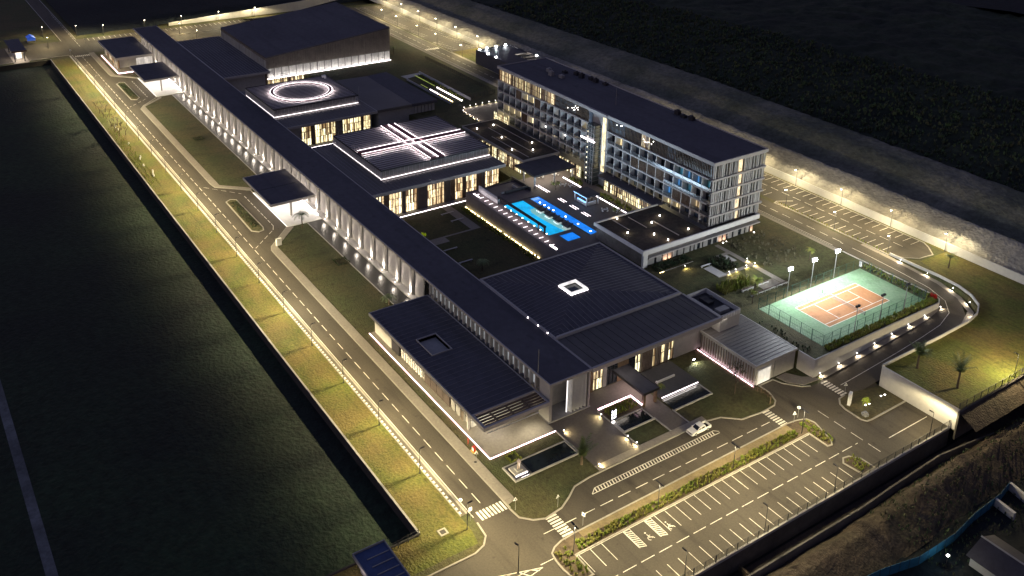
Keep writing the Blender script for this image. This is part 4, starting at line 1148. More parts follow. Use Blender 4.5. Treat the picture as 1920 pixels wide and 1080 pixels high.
part(MB().sheet([(-219.8, 157.8), (-190.9, 158.6), (-191.2, 161.2), (-219.8, 161.1)], ZU + .02), 'lap_pool', LAP, D, 'long narrow blue lap pool')
part(MB().sheet([(-194.9, 150.5), (-190.8, 150.5), (-190.8, 155.1), (-194.9, 155.1)], ZU + .02), 'plunge_pool', LAP, D, 'small square blue plunge pool')
lamp('pool_lamp', 'AREA', D, (1.8, -8.3, .3), 8000, (.62, .82, 1), rot=(R(180), 0, 0), shape=(20, 6))  # added upward area lights above the water, fill for the hotel front
lamp('pool_lamp', 'AREA', D, (4.6, -.4, .3), 6500, (.6, .8, 1), rot=(R(180), 0, 0), shape=(27, 2))
# shallow pale beach edge of the big pool with stepped islands
pts = [(-213.6, 155.3), (-213.4, 153.4), (-211.5, 152.6), (-208, 152.6), (-204, 152.9), (-200, 153.2), (-196.5, 153.6), (-196.5, 155.3)]
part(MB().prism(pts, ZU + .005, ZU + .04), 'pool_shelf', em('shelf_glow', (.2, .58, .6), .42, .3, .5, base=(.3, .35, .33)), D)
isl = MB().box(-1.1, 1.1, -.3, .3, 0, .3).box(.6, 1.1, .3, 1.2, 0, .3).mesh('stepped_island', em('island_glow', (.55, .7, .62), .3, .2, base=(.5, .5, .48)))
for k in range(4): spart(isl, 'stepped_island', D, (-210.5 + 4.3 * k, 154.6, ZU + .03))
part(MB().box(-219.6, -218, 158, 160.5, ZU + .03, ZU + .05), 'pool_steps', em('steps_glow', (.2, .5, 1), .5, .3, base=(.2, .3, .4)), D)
for x, y in ((-216, 158.9), (-213.8, 159), (-211.6, 159), (-209.4, 159.1), (-204, 159.6), (-198.2, 159.7), (-192.6, 159.9)):
    part(MB().box(x - .2, x + .2, y - .2, y + .2, ZU + .025, ZU + .07), 'pool_light', SPOTL, D)
for k in range(8):
    x = -218.6 + 3 * k; part(MB().box(x - .14, x + .14, 147.95, 148.15, ZU + .13, ZU + .24), 'edge_light', SPOTL, D)
# step lights on the wall walk and the black frame behind
sl_ = MB().box(-.1, .1, -.7, .7, 0, .1).mesh('step_light', em('step_glow', (1, .84, .9), 1.6))
for k in range(16): spart(sl_, 'step_light', D, (-230.5 + 2.62 * k, 145.6 - .02 * k, ZU + .14))
part(MB().box(-231.8, -228.5, 145.0, 145.2, ZU + .13, ZU + .25), 'led_strip', LEDW, D)
part(MB().box(-232.3, -221.6, 147.2, 147.5, ZU + .03, ZU + 2.2), 'screen_wall', WHITE, D)
part(MB().box(-221.5, -197.4, 147.0, 147.7, ZU + 2.2, ZU + 2.75), 'frame_beam', DARK, D)
for k in (0, 7, 8): part(MB().box(-221.4 + 2.95 * k, -221.1 + 2.95 * k, 147.1, 147.6, ZU + .03, ZU + 2.2), 'frame_post', DARK, D)
lamp('bulb', 'AREA', D, (-2, -13.9, 1.6), 260, (1, .85, .88), shape=(38, .6))
part(MB().box(-197.3, -188, 144.2, 148, ZU + .025, ZU + .1), 'pale_terrace', FASCIA, D)
part(MB().box(-191.5, -188.5, 144.6, 145.1, ZU + .1, ZU + .3), 'led_strip', LEDW, D)
part(MB().box(-235, -224.5, 161.2, 161.6, ZU + .03, ZU + 1.2).box(-226.5, -226, 153, 161.2, ZU + .03, ZU + 1.2), 'low_wall', DARK, D)
part(MB().box(-232, -220.4, 149, 160, ZU + .03, ZU + .3), 'pergola_deck', DK, D)
part(MB().box(-230, -227, 158, 158.5, ZU + .3, ZU + .9).box(-227, -226.6, 152, 158.5, ZU + .3, ZU + .9), 'seat', WALLG, D)
part(MB().box(-233.5, -194, 143.0, 143.2, .05, .2), 'led_strip', LEDY, D)
for a in ((-227.7, -218.5, 176.3, 176.6), (-210.4, -196, 176.2, 176.4)): part(MB().box(*a, ZU + .13, ZU + .24), 'floor_strip', LEDW, D)
FST = em('floor_strip_glow', (1, .86, .9), 3)
for x in (-227, -215.3, -209.4, -203.7):
    w = 6.3 if x < -220 else 3.3
    part(MB().box(x, x + w, 165.05, 165.17, ZU + .13, ZU + .18), 'floor_strip', FST, D); part(MB().box(x + .2, x + w + .2, 165.85, 165.97, ZU + .13, ZU + .18), 'floor_strip', FST, D)
lg = thing('sun_lounger', 'dark sun lounger between the two pools, nearest the stepped pool end', 'lounger', (-212.6, 156.6, ZU + .13), 'loungers between the pools')
lpart(MB().box(-.35, .35, -.95, .35, .22, .34), 'seat', DARK, lg); lpart(MB().add([(-.35, .35, .26), (.35, .35, .26), (.35, .95, .72), (-.35, .95, .72), (-.35, .35, .36), (.35, .35, .36), (.35, .92, .82), (-.35, .92, .82)], [(3, 2, 1, 0), (4, 5, 6, 7), (0, 1, 5, 4), (1, 2, 6, 5), (2, 3, 7, 6), (3, 0, 4, 7)]), 'backrest', DARK, lg)
for sx in (-.3, .3):
    for sy in (-.85, .3): lpart(MB().box(sx - .03, sx + .03, sy - .03, sy + .03, 0, .22), 'leg', DARK, lg)
for k in range(1, 8): dup(lg, (-212.6 + 2.1 * k, 156.6, ZU + .13), None, 'dark sun lounger between the two pools, %s from the stepped pool end' % ORD[k])

BR = thing('pool_bar', 'square pool bar under a flat black roof with blue-lit counter', 'bar', (-208.7, 171, ZU))
part(MB().box(-211.9, -205.5, 168.4, 173.7, 7.75, 8.05), 'roof', ROOF, BR)
for x in (-211.5, -205.9):
    for y in (168.8, 173.3): part(MB().box(x - .15, x + .15, y - .15, y + .15, ZU, 7.75), 'post', WALLW, BR)
part(MB().box(-211, -206.4, 169, 169.5, ZU + .03, ZU + 1.1).box(-206.6, -206.2, 169.6, 172.8, ZU + .03, ZU + 1.1), 'counter', WHITE, BR)
part(MB().box(-210.8, -206.8, 169.05, 169.45, ZU + 1.1, ZU + 1.16).box(-211.8, -205.6, 168.42, 168.5, 7.6, 7.74), 'blue_strip', em('bar_blue', (.1, .35, 1), 3), BR)
part(MB().box(-210.5, -207.5, 171.6, 172.4, ZU + .03, ZU + 1.8), 'back_bar', WOOD, BR)
lamp('bulb', 'AREA', BR, (0, 0, 3), 60, (.6, .75, 1), shape=(4, 3))

ts = thing('patio_set', 'white table with four chairs near the tower on the pool deck', 'table and chairs', (-222, 172, ZU + .13), 'patio tables and chairs on the pool deck')
lpart(MB().tube((0, 0, .7), (0, 0, .75), .5, .5, 10), 'tabletop', WHITE, ts); lpart(MB().tube((0, 0, 0), (0, 0, .7), .07, .07), 'stem', DARK, ts)
for k in range(4):
    a = k * 1.571; c_, s_ = math.cos(a), math.sin(a); x, y = .95 * c_, .95 * s_
    lpart(MB().box(x - .24, x + .24, y - .24, y + .24, .4, .47).box(x + c_ * .22 - .2 * abs(s_) - .03, x + c_ * .22 + .2 * abs(s_) + .03, y + s_ * .22 - .2 * abs(c_) - .03, y + s_ * .22 + .2 * abs(c_) + .03, .47, .9), 'chair', WHITE, ts)
PATIO = [((-220, 174), 'second table set from the canopy on the pool deck'), ((-200.5, 171.5), 'white table set between pool bar and restaurant roof'), ((-198, 174), 'white table set nearest the restaurant on the pool deck'), ((-231, 170), 'table set under the lit dining canopy, near its edge'), ((-230, 175), 'table set under the lit dining canopy, towards the hotel'), ((-233.5, 172), 'table set under the lit dining canopy, deepest inside')]
for (x, y), lab in PATIO: dup(ts, (x, y, ZU + .13), random.uniform(0, 1.5), lab)

# ---- plant building behind the hotel
Z_ = thing('plant_building', 'dark plant building with floodlit roof edge and open yard', 'building', (-339, 230, 4.6))
b = MB().box(-351.6, -326, 220.7, 221.1, ZU, 11).box(-351.6, -351.2, 221.1, 239, ZU, 11).box(-351.2, -326, 238.6, 239, ZU, 11).box(-326.4, -326, 221.1, 238.6, ZU, 11)
part(b, 'wall', m('dark_render', (.075, .072, .075), .85, .1, 1, .2), Z_)
part(MB().box(-351.2, -338, 221.1, 238.6, 10.2, 10.6), 'roof', DARK, Z_)
part(MB().box(-338, -326.4, 221.1, 232, 10.2, 10.6), 'roof', DARK, Z_)
for x in (-338, -334, -330): part(MB().box(x, x + .5, 232, 238.6, 10.2, 10.7), 'roof_beam', DARK, Z_)
for i, (x, y) in enumerate(((-350, 221.6), (-343, 221.6), (-336.5, 221.6), (-351, 226), (-351, 231), (-351, 236), (-330, 238.4))):
    part(MB().box(x - .3, x + .3, y - .3, y + .3, 11.02, 11.4), 'floodlight', FLOODL, Z_)
lamp('bulb', 'POINT', Z_, (4, 5, 5.5), 900, (1, .9, .75), .2)
"""yard light of the pale service yard hangs on the building"""
lamp('bulb', 'SPOT', Z_, (14, -6, 7), 5200, (1, .86, .6), .2, 150, .5, (0, R(-45), 0))

# ---- gatehouses
T_ = thing('gatehouse', 'small gatehouse with dark flat roof on thin posts at the far gate', 'gatehouse', (-478, 53, 0))
part(MB().box(-490, -467, 49.8, 55.9, 5.4, 5.9), 'roof', ROOF, T_)
part(MB().box(-467, -466.8, 49.8, 55.9, 5.2, 6.0), 'fascia', WOOD, T_)
for x in (-470, -488):
    for y in (51, 55): part(MB().box(x - .2, x + .2, y - .2, y + .2, 0, 5.4), 'post', DARK, T_)
part(MB().box(-486, -474, 52, 54.5, 0, 3.2), 'booth', WHITE, T_)
part(MB().box(-473.95, -473.8, 52.3, 54.2, .8, 2.6), 'window', SOFT, T_)
part(MB().box(-496, -467.5, 50.2, 56.5, 0, .15), 'floor', CONC, T_)
lamp('bulb', 'AREA', T_, (5, 0, 5.1), 900, (1, .85, .7), shape=(12, 4))
bt = thing('market_tent', 'bright blue tarpaulin shelter beyond the far gate', 'shelter', (-505, 63, 0))
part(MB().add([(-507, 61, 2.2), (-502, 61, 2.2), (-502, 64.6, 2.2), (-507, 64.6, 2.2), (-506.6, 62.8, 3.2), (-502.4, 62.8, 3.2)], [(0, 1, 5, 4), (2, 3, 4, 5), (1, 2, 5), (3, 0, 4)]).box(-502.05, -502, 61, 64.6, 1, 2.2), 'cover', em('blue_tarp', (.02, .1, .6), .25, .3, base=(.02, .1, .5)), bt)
for x in (-506.9, -502.1):
    for y in (61.1, 64.5): part(MB().box(x - .06, x + .06, y - .06, y + .06, 0, 2.2), 'post', STEEL, bt)
U_ = thing('guardhouse', 'guardhouse with blue ribbed roof at the near road corner', 'guardhouse', (-114, 54, 0))
part(MB().box(-119.7, -106, 51.8, 57.4, 3.1, 3.5), 'roof', m('blue_roof', (.035, .06, .15), .5, .2, 1, .2), U_)
part(MB().box(-119.9, -119.7, 51.6, 57.6, 3.0, 3.8).box(-119.7, -106, 51.6, 51.8, 3.0, 3.7).box(-119.7, -106, 57.4, 57.6, 3.0, 3.7), 'fascia', STEEL, U_)
for k in range(6): part(MB().box(-117.6 + 1.9 * k, -117.45 + 1.9 * k, 53.2, 57.2, 3.5, 3.62), 'roof_rib', STEEL, U_)
part(MB().box(-119, -107, 52.6, 56.6, 0, 3.1), 'wall', WALLW, U_)
part(MB().box(-119.9, -119.75, 51.7, 57.5, -.0, .0) if False else MB().box(-118.8, -113, 52.42, 52.55, 1.6, 2.4), 'lit_window', LEDP, U_)
lamp('bulb', 'POINT', U_, (-2, -3.6, 3), 60, (1, .8, .75), .1)

# ================================================================== WALLS, FENCES
fw = thing('field_wall', 'long retaining wall with thin rail between verge and field', 'wall', (-300, 65, 0))
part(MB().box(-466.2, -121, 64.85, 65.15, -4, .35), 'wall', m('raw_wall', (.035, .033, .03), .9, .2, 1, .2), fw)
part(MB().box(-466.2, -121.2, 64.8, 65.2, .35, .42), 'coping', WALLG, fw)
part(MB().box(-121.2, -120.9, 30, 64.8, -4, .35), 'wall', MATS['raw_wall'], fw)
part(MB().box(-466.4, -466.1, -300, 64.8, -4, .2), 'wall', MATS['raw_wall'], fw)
rw = thing('bank_wall', 'long white retaining wall at the foot of the concrete bank', 'wall', (-300, 236.7, ZU))
part(MB().box(-560, -60, 236.55, 236.8, ZU - .5, 6.9), 'wall', WALLW, rw)
part(MB().box(-560, -60, 236.5, 236.85, 6.9, 7.0), 'coping', WALLW, rw)
lw = thing('lawn_wall', 'tall grey retaining wall beside the sign island', 'wall', (-95, 172.9, 0))
part(MB().box(-105.1, -86.5, 172.75, 173.08, 0, 5.0), 'wall', WALLW, lw)
part(MB().box(-105.2, -86.5, 172.7, 173.1, 5.0, 5.08), 'coping', WALLW, lw)
cwall = thing('ramp_wall', 'curved white parapet wall on the outer side of the ramp', 'wall', (-106, 200, 0))
OUT = [(-105.2, 173.2), (-105.3, 195), (-105.7, 207), (-106.6, 212), (-108.8, 216.2), (-112.4, 219), (-117, 220.7), (-123, 221.2), (-130, 221.0), (-137.8, 220.9)]
part(MB().ribbon(OUT, .3, 0, 5.3), 'wall', WALLW, cwall, smooth=False)
ctw = thing('court_wall', 'grey retaining wall below the tennis court hedge', 'wall', (-115, 185, 0))
CT = [(-119.6, 162.4), (-115.1, 162.5), (-115.1, 209.2), (-116.1, 210.9), (-118, 211.5), (-146, 211.5)]
part(MB().ribbon(CT, .3, 0, 4.75), 'wall', WALLW, ctw)
yw = thing('far_car_park_wall', 'white wall behind the far car park, rising to the right', 'wall', (-503, 165, 0))
part(MB().add([(-503.2, 128, 0), (-502.9, 128, 0), (-502.9, 199, 0), (-503.2, 199, 0), (-503.2, 128, 1.6), (-502.9, 128, 1.6), (-502.9, 199, 5), (-503.2, 199, 5)], [(3, 2, 1, 0), (4, 5, 6, 7), (0, 1, 5, 4), (1, 2, 6, 5), (2, 3, 7, 6), (3, 0, 4, 7)]), 'wall', WALLW, yw)
part(MB().add([(-503.2, 199, 0), (-502.9, 199, 0), (-505, 236, 4.6), (-505.3, 236, 4.6), (-503.2, 199, 5), (-502.9, 199, 5), (-505, 236, 7), (-505.3, 236, 7)], [(3, 2, 1, 0), (4, 5, 6, 7), (0, 1, 5, 4), (1, 2, 6, 5), (2, 3, 7, 6), (3, 0, 4, 7)]), 'wall', WALLW, yw)


def rail_fence(name, lab, pts, h, postgap, bars, mat, z=0, cat='fence', bargap=.35, mesh=False, infill=True):
    o = thing(name, lab, cat, (pts[0][0], pts[0][1], z))
    rb = MB(); bb = MB()
    for (xa, ya), (xb, yb) in zip(pts, pts[1:]):
        d = Vector((xb - xa, yb - ya)); n_ = max(1, round(d.length / postgap))
        for i in range(n_ + 1):
            p = Vector((xa, ya)) + d * (i / n_)
            part(MB().box(p.x - .06, p.x + .06, p.y - .06, p.y + .06, z, z + h), 'post', mat, o)
        for q in bars: rb.tube((xa, ya, z + h * q), (xb, yb, z + h * q), .035, .035, 4)
        if infill:
            k = int(d.length / bargap)
            for i in range(k):
                p = Vector((xa, ya)) + d * ((i + .5) / k); bb.box(p.x - .022, p.x + .022, p.y - .022, p.y + .022, z + .1, z + h * .97)
    part(rb, 'rail', mat, o)
    if infill: part(bb, 'bar', mat, o, kind='stuff')
    return o


rail_fence('boundary_fence', 'dark railing fence along the edge of the front car park', [(-87.8, 60), (-87.8, 172.4)], 1.9, 2.6, (.1, .95), DARK)
rail_fence('boundary_fence', 'dark railing fence on the edge of the palm lawn', [(-86.7, 173), (-86.7, 236)], 1.9, 2.6, (.1, .95), DARK, ZU)
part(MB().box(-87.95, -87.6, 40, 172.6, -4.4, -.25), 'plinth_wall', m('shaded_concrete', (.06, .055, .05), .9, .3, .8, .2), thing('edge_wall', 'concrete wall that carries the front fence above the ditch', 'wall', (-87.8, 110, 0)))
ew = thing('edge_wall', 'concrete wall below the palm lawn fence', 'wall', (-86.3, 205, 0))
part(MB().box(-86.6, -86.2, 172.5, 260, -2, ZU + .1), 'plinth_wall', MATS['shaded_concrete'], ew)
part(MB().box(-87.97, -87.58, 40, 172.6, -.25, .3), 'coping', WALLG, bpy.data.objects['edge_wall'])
rail_fence('garden_fence', 'dark slatted garden fence between arena lawn and upper road', [(-368.6, 204.7), (-311.5, 204.7), (-311.2, 192.4)], 1.7, 1.7, (.15, .95), DARK, ZU, bargap=.28)
rail_fence('lawn_fence', 'timber picket fence curving from service box to kerb', [(-119.0, 147.4), (-116.6, 148.6), (-114.6, 148.2), (-113.6, 146.8)], 1.1, 1, (.3, .9), WOOD, 0, bargap=.3)
rail_fence('lawn_fence', 'timber picket fence beside the service box strip light', [(-136.8, 147.6), (-119.0, 147.4)], 1.0, 2, (.3, .9), WOOD, 0, bargap=.35)
rail_fence('verge_fence', 'thin wire fence at the near corner of the field', [(-120.8, 64.6), (-120.3, 58.4)], 1.6, 2, (.5, .95), DARK, 0, infill=False)

# ================================================================== TENNIS COURT
TC = thing('tennis_court', 'green tennis court with orange playing area and white lines', 'tennis court', (-127.5, 188, ZU))
GREEN = m('court_green', (.13, .235, .125), .85, .2, 1.5, .12, (.17, .26, .165))
CLAY = m('court_orange', (.38, .175, .075), .85, .12, 1.5, .12)
part(MB().box(-137.2, -117.9, 168.5, 207.3, ZU - .05, ZU + .05), 'apron', GREEN, TC)
part(MB().box(-132.7, -122.4, 176.5, 199.45, ZU, ZU + .055), 'playing_area', CLAY, TC)
wear(GREEN, .2, 0, 0, .3, .3); wear(CLAY, .22, 0, 0, .4, .2)
P1 = MB(); zc = ZU + .06
for a in ((-132.7, 176.5, -122.4, 176.5), (-132.7, 199.45, -122.4, 199.45), (-132.7, 176.5, -132.7, 199.45), (-122.4, 176.5, -122.4, 199.45), (-131.4, 176.5, -131.4, 199.45), (-123.7, 176.5, -123.7, 199.45), (-131.4, 181.8, -123.7, 181.8), (-131.4, 194.6, -123.7, 194.6), (-127.55, 181.8, -127.55, 194.6)): line(*a, .16, zc)
part(P1, 'court_line', PAINT, TC)
nt = thing('tennis_net', 'low white-banded tennis net across the orange court', 'net', (-127.5, 188.2, ZU))
part(MB().box(-134, -133.9, 188.15, 188.25, ZU, ZU + 1.1).box(-121.3, -121.2, 188.15, 188.25, ZU, ZU + 1.1), 'post', DARK, nt)
nb = MB()
for k in range(40): nb.box(-133.9 + .318 * k, -133.87 + .318 * k, 188.19, 188.21, ZU + .06, ZU + .95)
for k in range(5): nb.box(-133.9, -121.3, 188.185, 188.215, ZU + .1 + .18 * k, ZU + .13 + .18 * k)
part(nb, 'netting', STEEL, nt, kind='stuff')
part(MB().box(-133.9, -121.3, 188.17, 188.23, ZU + .92, ZU + 1.0), 'band', WHITE, nt)
FENCE = m('court_fence_green', (.02, .07, .05), .6, .15, 2, .3)
cf_ = thing('court_fence', 'tall green wire fence round the tennis court', 'fence', (-127.5, 188, ZU))
fx = [(-137.3, 168.4), (-117.8, 168.4), (-117.8, 207.4), (-137.3, 207.4), (-137.3, 168.4)]
rb = MB(); wb = MB()
for (xa, ya), (xb, yb) in zip(fx, fx[1:]):
    d = Vector((xb - xa, yb - ya)); n_ = round(d.length / 3)
    for i in range(n_):
        p = Vector((xa, ya)) + d * (i / n_); part(MB().box(p.x - .05, p.x + .05, p.y - .05, p.y + .05, ZU, ZU + 3), 'post', FENCE, cf_)
    for q in (1.5, 2.98): rb.tube((xa, ya, ZU + q), (xb, yb, ZU + q), .03, .03, 4)
    for i in (0, n_ - 1):
        p = Vector((xa, ya)) + d * (i / n_); q = Vector((xa, ya)) + d * ((i + 1) / n_)
        rb.tube((p.x, p.y, ZU + .1), (q.x, q.y, ZU + 2.9), .03, .03, 4)
    k = int(d.length / .5)
    for i in range(k): p = Vector((xa, ya)) + d * (i / k); wb.box(p.x - .008, p.x + .008, p.y - .008, p.y + .008, ZU, ZU + 3)
    for i in range(6): wb.tube((xa, ya, ZU + .5 * i + .25), (xb, yb, ZU + .5 * i + .25), .008, .008, 4)
part(rb, 'rail', FENCE, cf_); part(wb, 'wire', FENCE, cf_, kind='stuff')
fl = thing('court_floodlight', 'lit white floodlight on a tall pole, nearest the lobby', 'floodlight', (-137.6, 179, ZU), 'floodlights round the tennis court')
lpart(MB().tube((0, 0, 0), (0, 0, 7.4), .11, .07), 'pole', STEEL, fl)
lpart(MB().box(-.1, .1, -.7, .7, 7.4, 7.5), 'crossarm', STEEL, fl)
for s_ in (-.45, .45):
    hd = lpart(MB().box(-.25, .25, s_ - .38, s_ + .38, 7.48, 8.24), 'head', DARK, fl)
    link('lens', MB().box(.25, .3, s_ - .36, s_ + .36, 7.5, 8.2).mesh('lens', FLOODL), hd)
lamp('bulb', 'SPOT', fl, (.5, 0, 7.5), 1350, (.9, .97, 1), .2, 150, .5, (0, R(-48), 0))
lamp('bulb', 'POINT', fl, (.5, 0, 8.95), 6500, (.93, .98, 1), .2)  # added unseen point light above the heads, fills garden and hotel lawn
dup(fl, (-137.6, 188, ZU), 0, 'lit white floodlight on a tall pole, the middle one of the row')
dup(fl, (-137.6, 197, ZU), 0, 'lit white floodlight on a tall pole, nearest the hotel road')
fo = thing('court_pole', 'unlit floodlight pole with twin black heads, nearer the ramp corner', 'floodlight', (-117.4, 198, ZU), 'unlit court floodlights')
lpart(MB().tube((0, 0, 0), (0, 0, 7.2), .11, .07), 'pole', STEEL, fo)
for s_ in (-.4, .4): lpart(MB().box(-.25, .25, s_ - .25, s_ + .25, 7.2, 7.7), 'head', DARK, fo)
for y, lab in ((188.5, 'unlit floodlight pole with twin black heads, middle of the hedge side'), (179, 'unlit floodlight pole with twin black heads, nearest the service box')): dup(fo, (-117.4, y, ZU), 0, lab)
bx = thing('meter_box', 'small white cabinet at the far corner of the court', 'cabinet', (-137.8, 208.5, ZU))
lpart(MB().box(-.4, .4, -.3, .3, 0, 1.5), 'body', WHITE, bx); lpart(MB().box(-.45, .45, -.35, .35, 1.5, 1.6), 'lid', STEEL, bx)

# ================================================================== LAMPS
def make_lamp(name, lab, group, loc, rz, double=False, energy=4200, front=False, stray=.12):
    o = thing(name, lab, 'street lamp', loc, group, rz)
    lpart(MB().box(-.16, .16, -.16, .16, 0, .12).tube((0, 0, .12), (0, 0, 5.75), .085, .055), 'pole', DARK, o)
    for s_ in ((1, -1) if double else (1,)):
        hd = lpart(MB().box(-.14, .14, min(.1 * s_, 1.05 * s_), max(.1 * s_, 1.05 * s_), 5.72, 5.82).box(-.05, .05, min(0, .12 * s_), max(0, .12 * s_), 5.7, 5.8), 'head', DARK, o)
        link('lens', MB().box(-.1, .1, min(.55 * s_, 1.07 * s_), max(.55 * s_, (1.0 if not front else 1.09) * s_), 5.69 if not front else 5.58, 5.715).mesh('lens', LENS if front else em('lamp_lens_dim', (1, .88, .6), 2.5, sample=False)), hd)
        _b = lamp('bulb', 'SPOT', o, (0, .8 * s_, 5.55), energy * (.62 if double else 1), STREET, .12, 166, .25, (R(3) * s_, 0, 0))
        batwing(_b.data)
        if stray: lamp('stray_light', 'POINT', o, (0, (3.2 if stray > .555 else .8) * s_, 5.5), energy * stray * (.62 if double else 1), STREET, .12)
    return o


LEFT = [-117.7 - 17.35 * k for k in range(20)]
L0 = make_lamp('street_lamp', 'x', 'street lamps on the verge of the long road', (LEFT[0], 72.8, 0), 0, energy=6300, stray=.11)
for k, x in enumerate(LEFT):
    lab = 'black street lamp on the golden verge, %s from the near zebra crossing' % ORD[k]
    if k == 0: L0['label'] = lab
    else: dup(L0, (x, 72.8, 0), 0, lab)
D0 = make_lamp('double_street_lamp', 'black double street lamp on the hedge island, nearest the kerb corner', 'double lamps on the hedge island', (-103.1, 85.5, 0), R(-90), True, 3300)
for y, t in ((105, 'second from the kerb corner'), (124.6, 'third from the kerb corner'), (144.6, 'at its far rounded end')): dup(D0, (-103.1, y, 0), R(-90), 'black double street lamp on the hedge island, ' + t)
F0 = make_lamp('car_park_lamp', 'black lamp at the railing of the front car park, nearest the bottom edge', 'lamps at the front railing', (-88.3, 97.6, 0), R(90), False, 3200)
for y, t in ((117.2, 'beside the bay lines, second from the bottom'), (136.3, 'beside the bay lines, third from the bottom'), (166.5, 'opposite the sign island')): dup(F0, (-88.3, y, 0), R(90), 'black car park lamp at the front railing, ' + t)
pl_ = dup(F0, (-87.2, 194.5, ZU), R(90), 'black lamp at the railing of the palm lawn')
dup(F0, (-104.5, 74.8, 0), R(100), 'black lamp beside the hatched triangle on the road')
R0 = make_lamp('wall_lamp', 'x', 'tall lamps along the white bank wall', (-131, 236.0, ZU), R(180), False, 3000, True, .6)
RX = [-131 - 17.5 * k for k in range(8)] + [-373.5, -393.5, -413, -431, -449.5, -469]
for k, x in enumerate(RX):
    lab = ('lit lamp along the white bank wall, %s from the palm lawn' if k < 8 else 'lit lamp on the far bank wall, %s past the plant building') % ORD[k if k < 8 else k - 8]
    if k == 0: R0['label'] = lab
    else: dup(R0, (x, 236.0, ZU), R(180), lab)
I0 = make_lamp('car_park_lamp', 'lit lamp in the hedge strip behind the hotel, nearest the ramp', 'lamps in the strip between road and upper car park', (-138.6, 221.1, ZU), R(180), False, 3000, True, .55)
for x, t in ((-156.6, 'in the hedge strip behind the hotel, second from the ramp'), (-174.6, 'at the rounded kerb end behind the hotel'), (-364, 'on the green corner beside the plant building'), (-387, 'at the pale crossing of the far car park'), (-405, 'in the far car park, second from the crossing'), (-427, 'in the far car park, third from the crossing'), (-443, 'at the farthest end of the far car park')):
    dup(I0, (x, 221.1, ZU), R(180), 'lit lamp ' + t)
G0 = make_lamp('gate_lamp', 'x', 'lamps along the far car park and gate', (-499, 115, 0), R(-90), False, 4600, True)
GP = [(-499, 115, 'behind the far bays, left of the gallery roof'), (-499, 95, 'behind the far bays, beside the access road'), (-499, 133.4, 'at the low end of the far wall'), (-499, 152.8, 'in front of the far wall, second from its low end'), (-499, 172.4, 'in front of the far wall, next to the arena'), (-504, 83.5, 'at the right kerb of the access road'), (-509, 69, 'beside the blue shelter'), (-487, 67.6, 'on the small island near the gatehouse'), (-484, 110, 'on the road side of the far bays'), (-484, 128, 'on the road side of the far bays, behind the gallery roof'), (-466.5, 131.4, 'at the corner of the west hall roof')]
for k, (x, y, t) in enumerate(GP):
    if k == 0: G0['label'] = 'lit lamp ' + t
    else: dup(G0, (x, y, 0), R(-90), 'lit lamp ' + t)

# lamps age differently: three strengths and tints
rv = random.Random(9)
for d_ in {o.data for o in bpy.data.objects if o.type == 'LIGHT' and o.name.startswith('bulb') and o.parent and 'lamp' in o.parent.name}:
    vs_ = []
    for k_, c_ in ((.72, (1, .8, .42)), (1.0, STREET), (1.25, (1, .86, .53))):
        e_ = d_.copy(); e_.energy = d_.energy * k_; e_.color = c_; vs_.append(e_)
    for o in bpy.data.objects:
        if o.type == 'LIGHT' and o.data == d_: o.data = rv.choice(vs_)

for o in pl_.children:                                      # the palm lawn lamp is the strongest of them
    if o.type == 'LIGHT': o.data = o.data.copy(); o.data.energy = 5200

# low bollard lights
def bollard(loc, rz, lab, group, col=(1, .84, .62), e=95, fwd=1):
    o = thing('bollard_light', lab, 'bollard light', loc, group, rz)
    lpart(MB().box(-.07, .07, -.07, .07, 0, .62), 'post', DARK, o); lpart(MB().box(-.16, .16, -.1, .28, .62, .7), 'cap', STEEL, o)
    lpart(MB().box(-.1, .1, .02, .26, .57, .615).box(-.08, .08, .0, .2, .705, .74), 'lens', SPOTL, o)
    lamp('bulb', 'SPOT', o, (0, .3, .56), e * 2.2, col, .05, 150, .6, (R(48), 0, 0))
    return o


b0 = None
RB = [(-114.75, 164.3 + 6.45 * k, .02 + max(0, (164.3 + 6.45 * k - 166) * .066)) for k in range(8)]
for k, p in enumerate(RB):
    lab = 'low light at the foot of the court wall, %s up from the crossing' % ORD[k]
    if b0 is None: b0 = bollard((p[0], p[1], p[2] + .08), R(-90), lab, 'low lights at the foot of the court wall', e=120)
    else: dup(b0, (p[0], p[1], p[2] + .08), R(-90), lab)
b1 = None
for k, p in enumerate(((-134, 220.6, 4.25), (-126, 220.85, 3.85), (-118, 220.0, 3.5), (-111.6, 217.3, 3.35), (-107.2, 212.4, 3.15))):
    lab = 'low light under the curved ramp parapet, %s from the upper car park' % ORD[k]
    rz = (R(180), R(180), R(165), R(140), R(115))[k]
    if b1 is None: b1 = bollard(p, rz, lab, 'low lights under the curved ramp parapet', e=140)
    else: dup(b1, p, rz, lab)
LOOP = [(-302.4, 199), (-302.6, 196.1), (-302.6, 193.1), (-302.6, 190), (-302.4, 187.2), (-301.6, 184), (-298.9, 182), (-296, 181.4), (-293.1, 181.3), (-290.2, 181.2), (-287.5, 181.2)]
b2 = None
for k, (x, y) in enumerate(LOOP):
    lab = 'low light round the turning circle behind the hotel, %s from the far end' % ORD[k]
    if b2 is None: b2 = bollard((x, y, ZU), R(-90), lab, 'low lights round the turning circle', (1, .86, .75), 110)
    else: dup(b2, (x, y, ZU), R(-90) if k < 5 else R(0), lab)
b3 = None
GL = [(-156.4, 184.7, 'at the stepping path, nearer the hotel'), (-153.6, 184.6, 'at the stepping path, farther from the hotel'), (-153.8, 181.6, 'on the garden walk, nearest the stepping path'), (-153.8, 177.6, 'in the middle of the garden walk'), (-153.8, 175.2, 'on the garden walk, beside the timber steps'), (-162.4, 167.6, 'beside the pink-lit restaurant wall')]
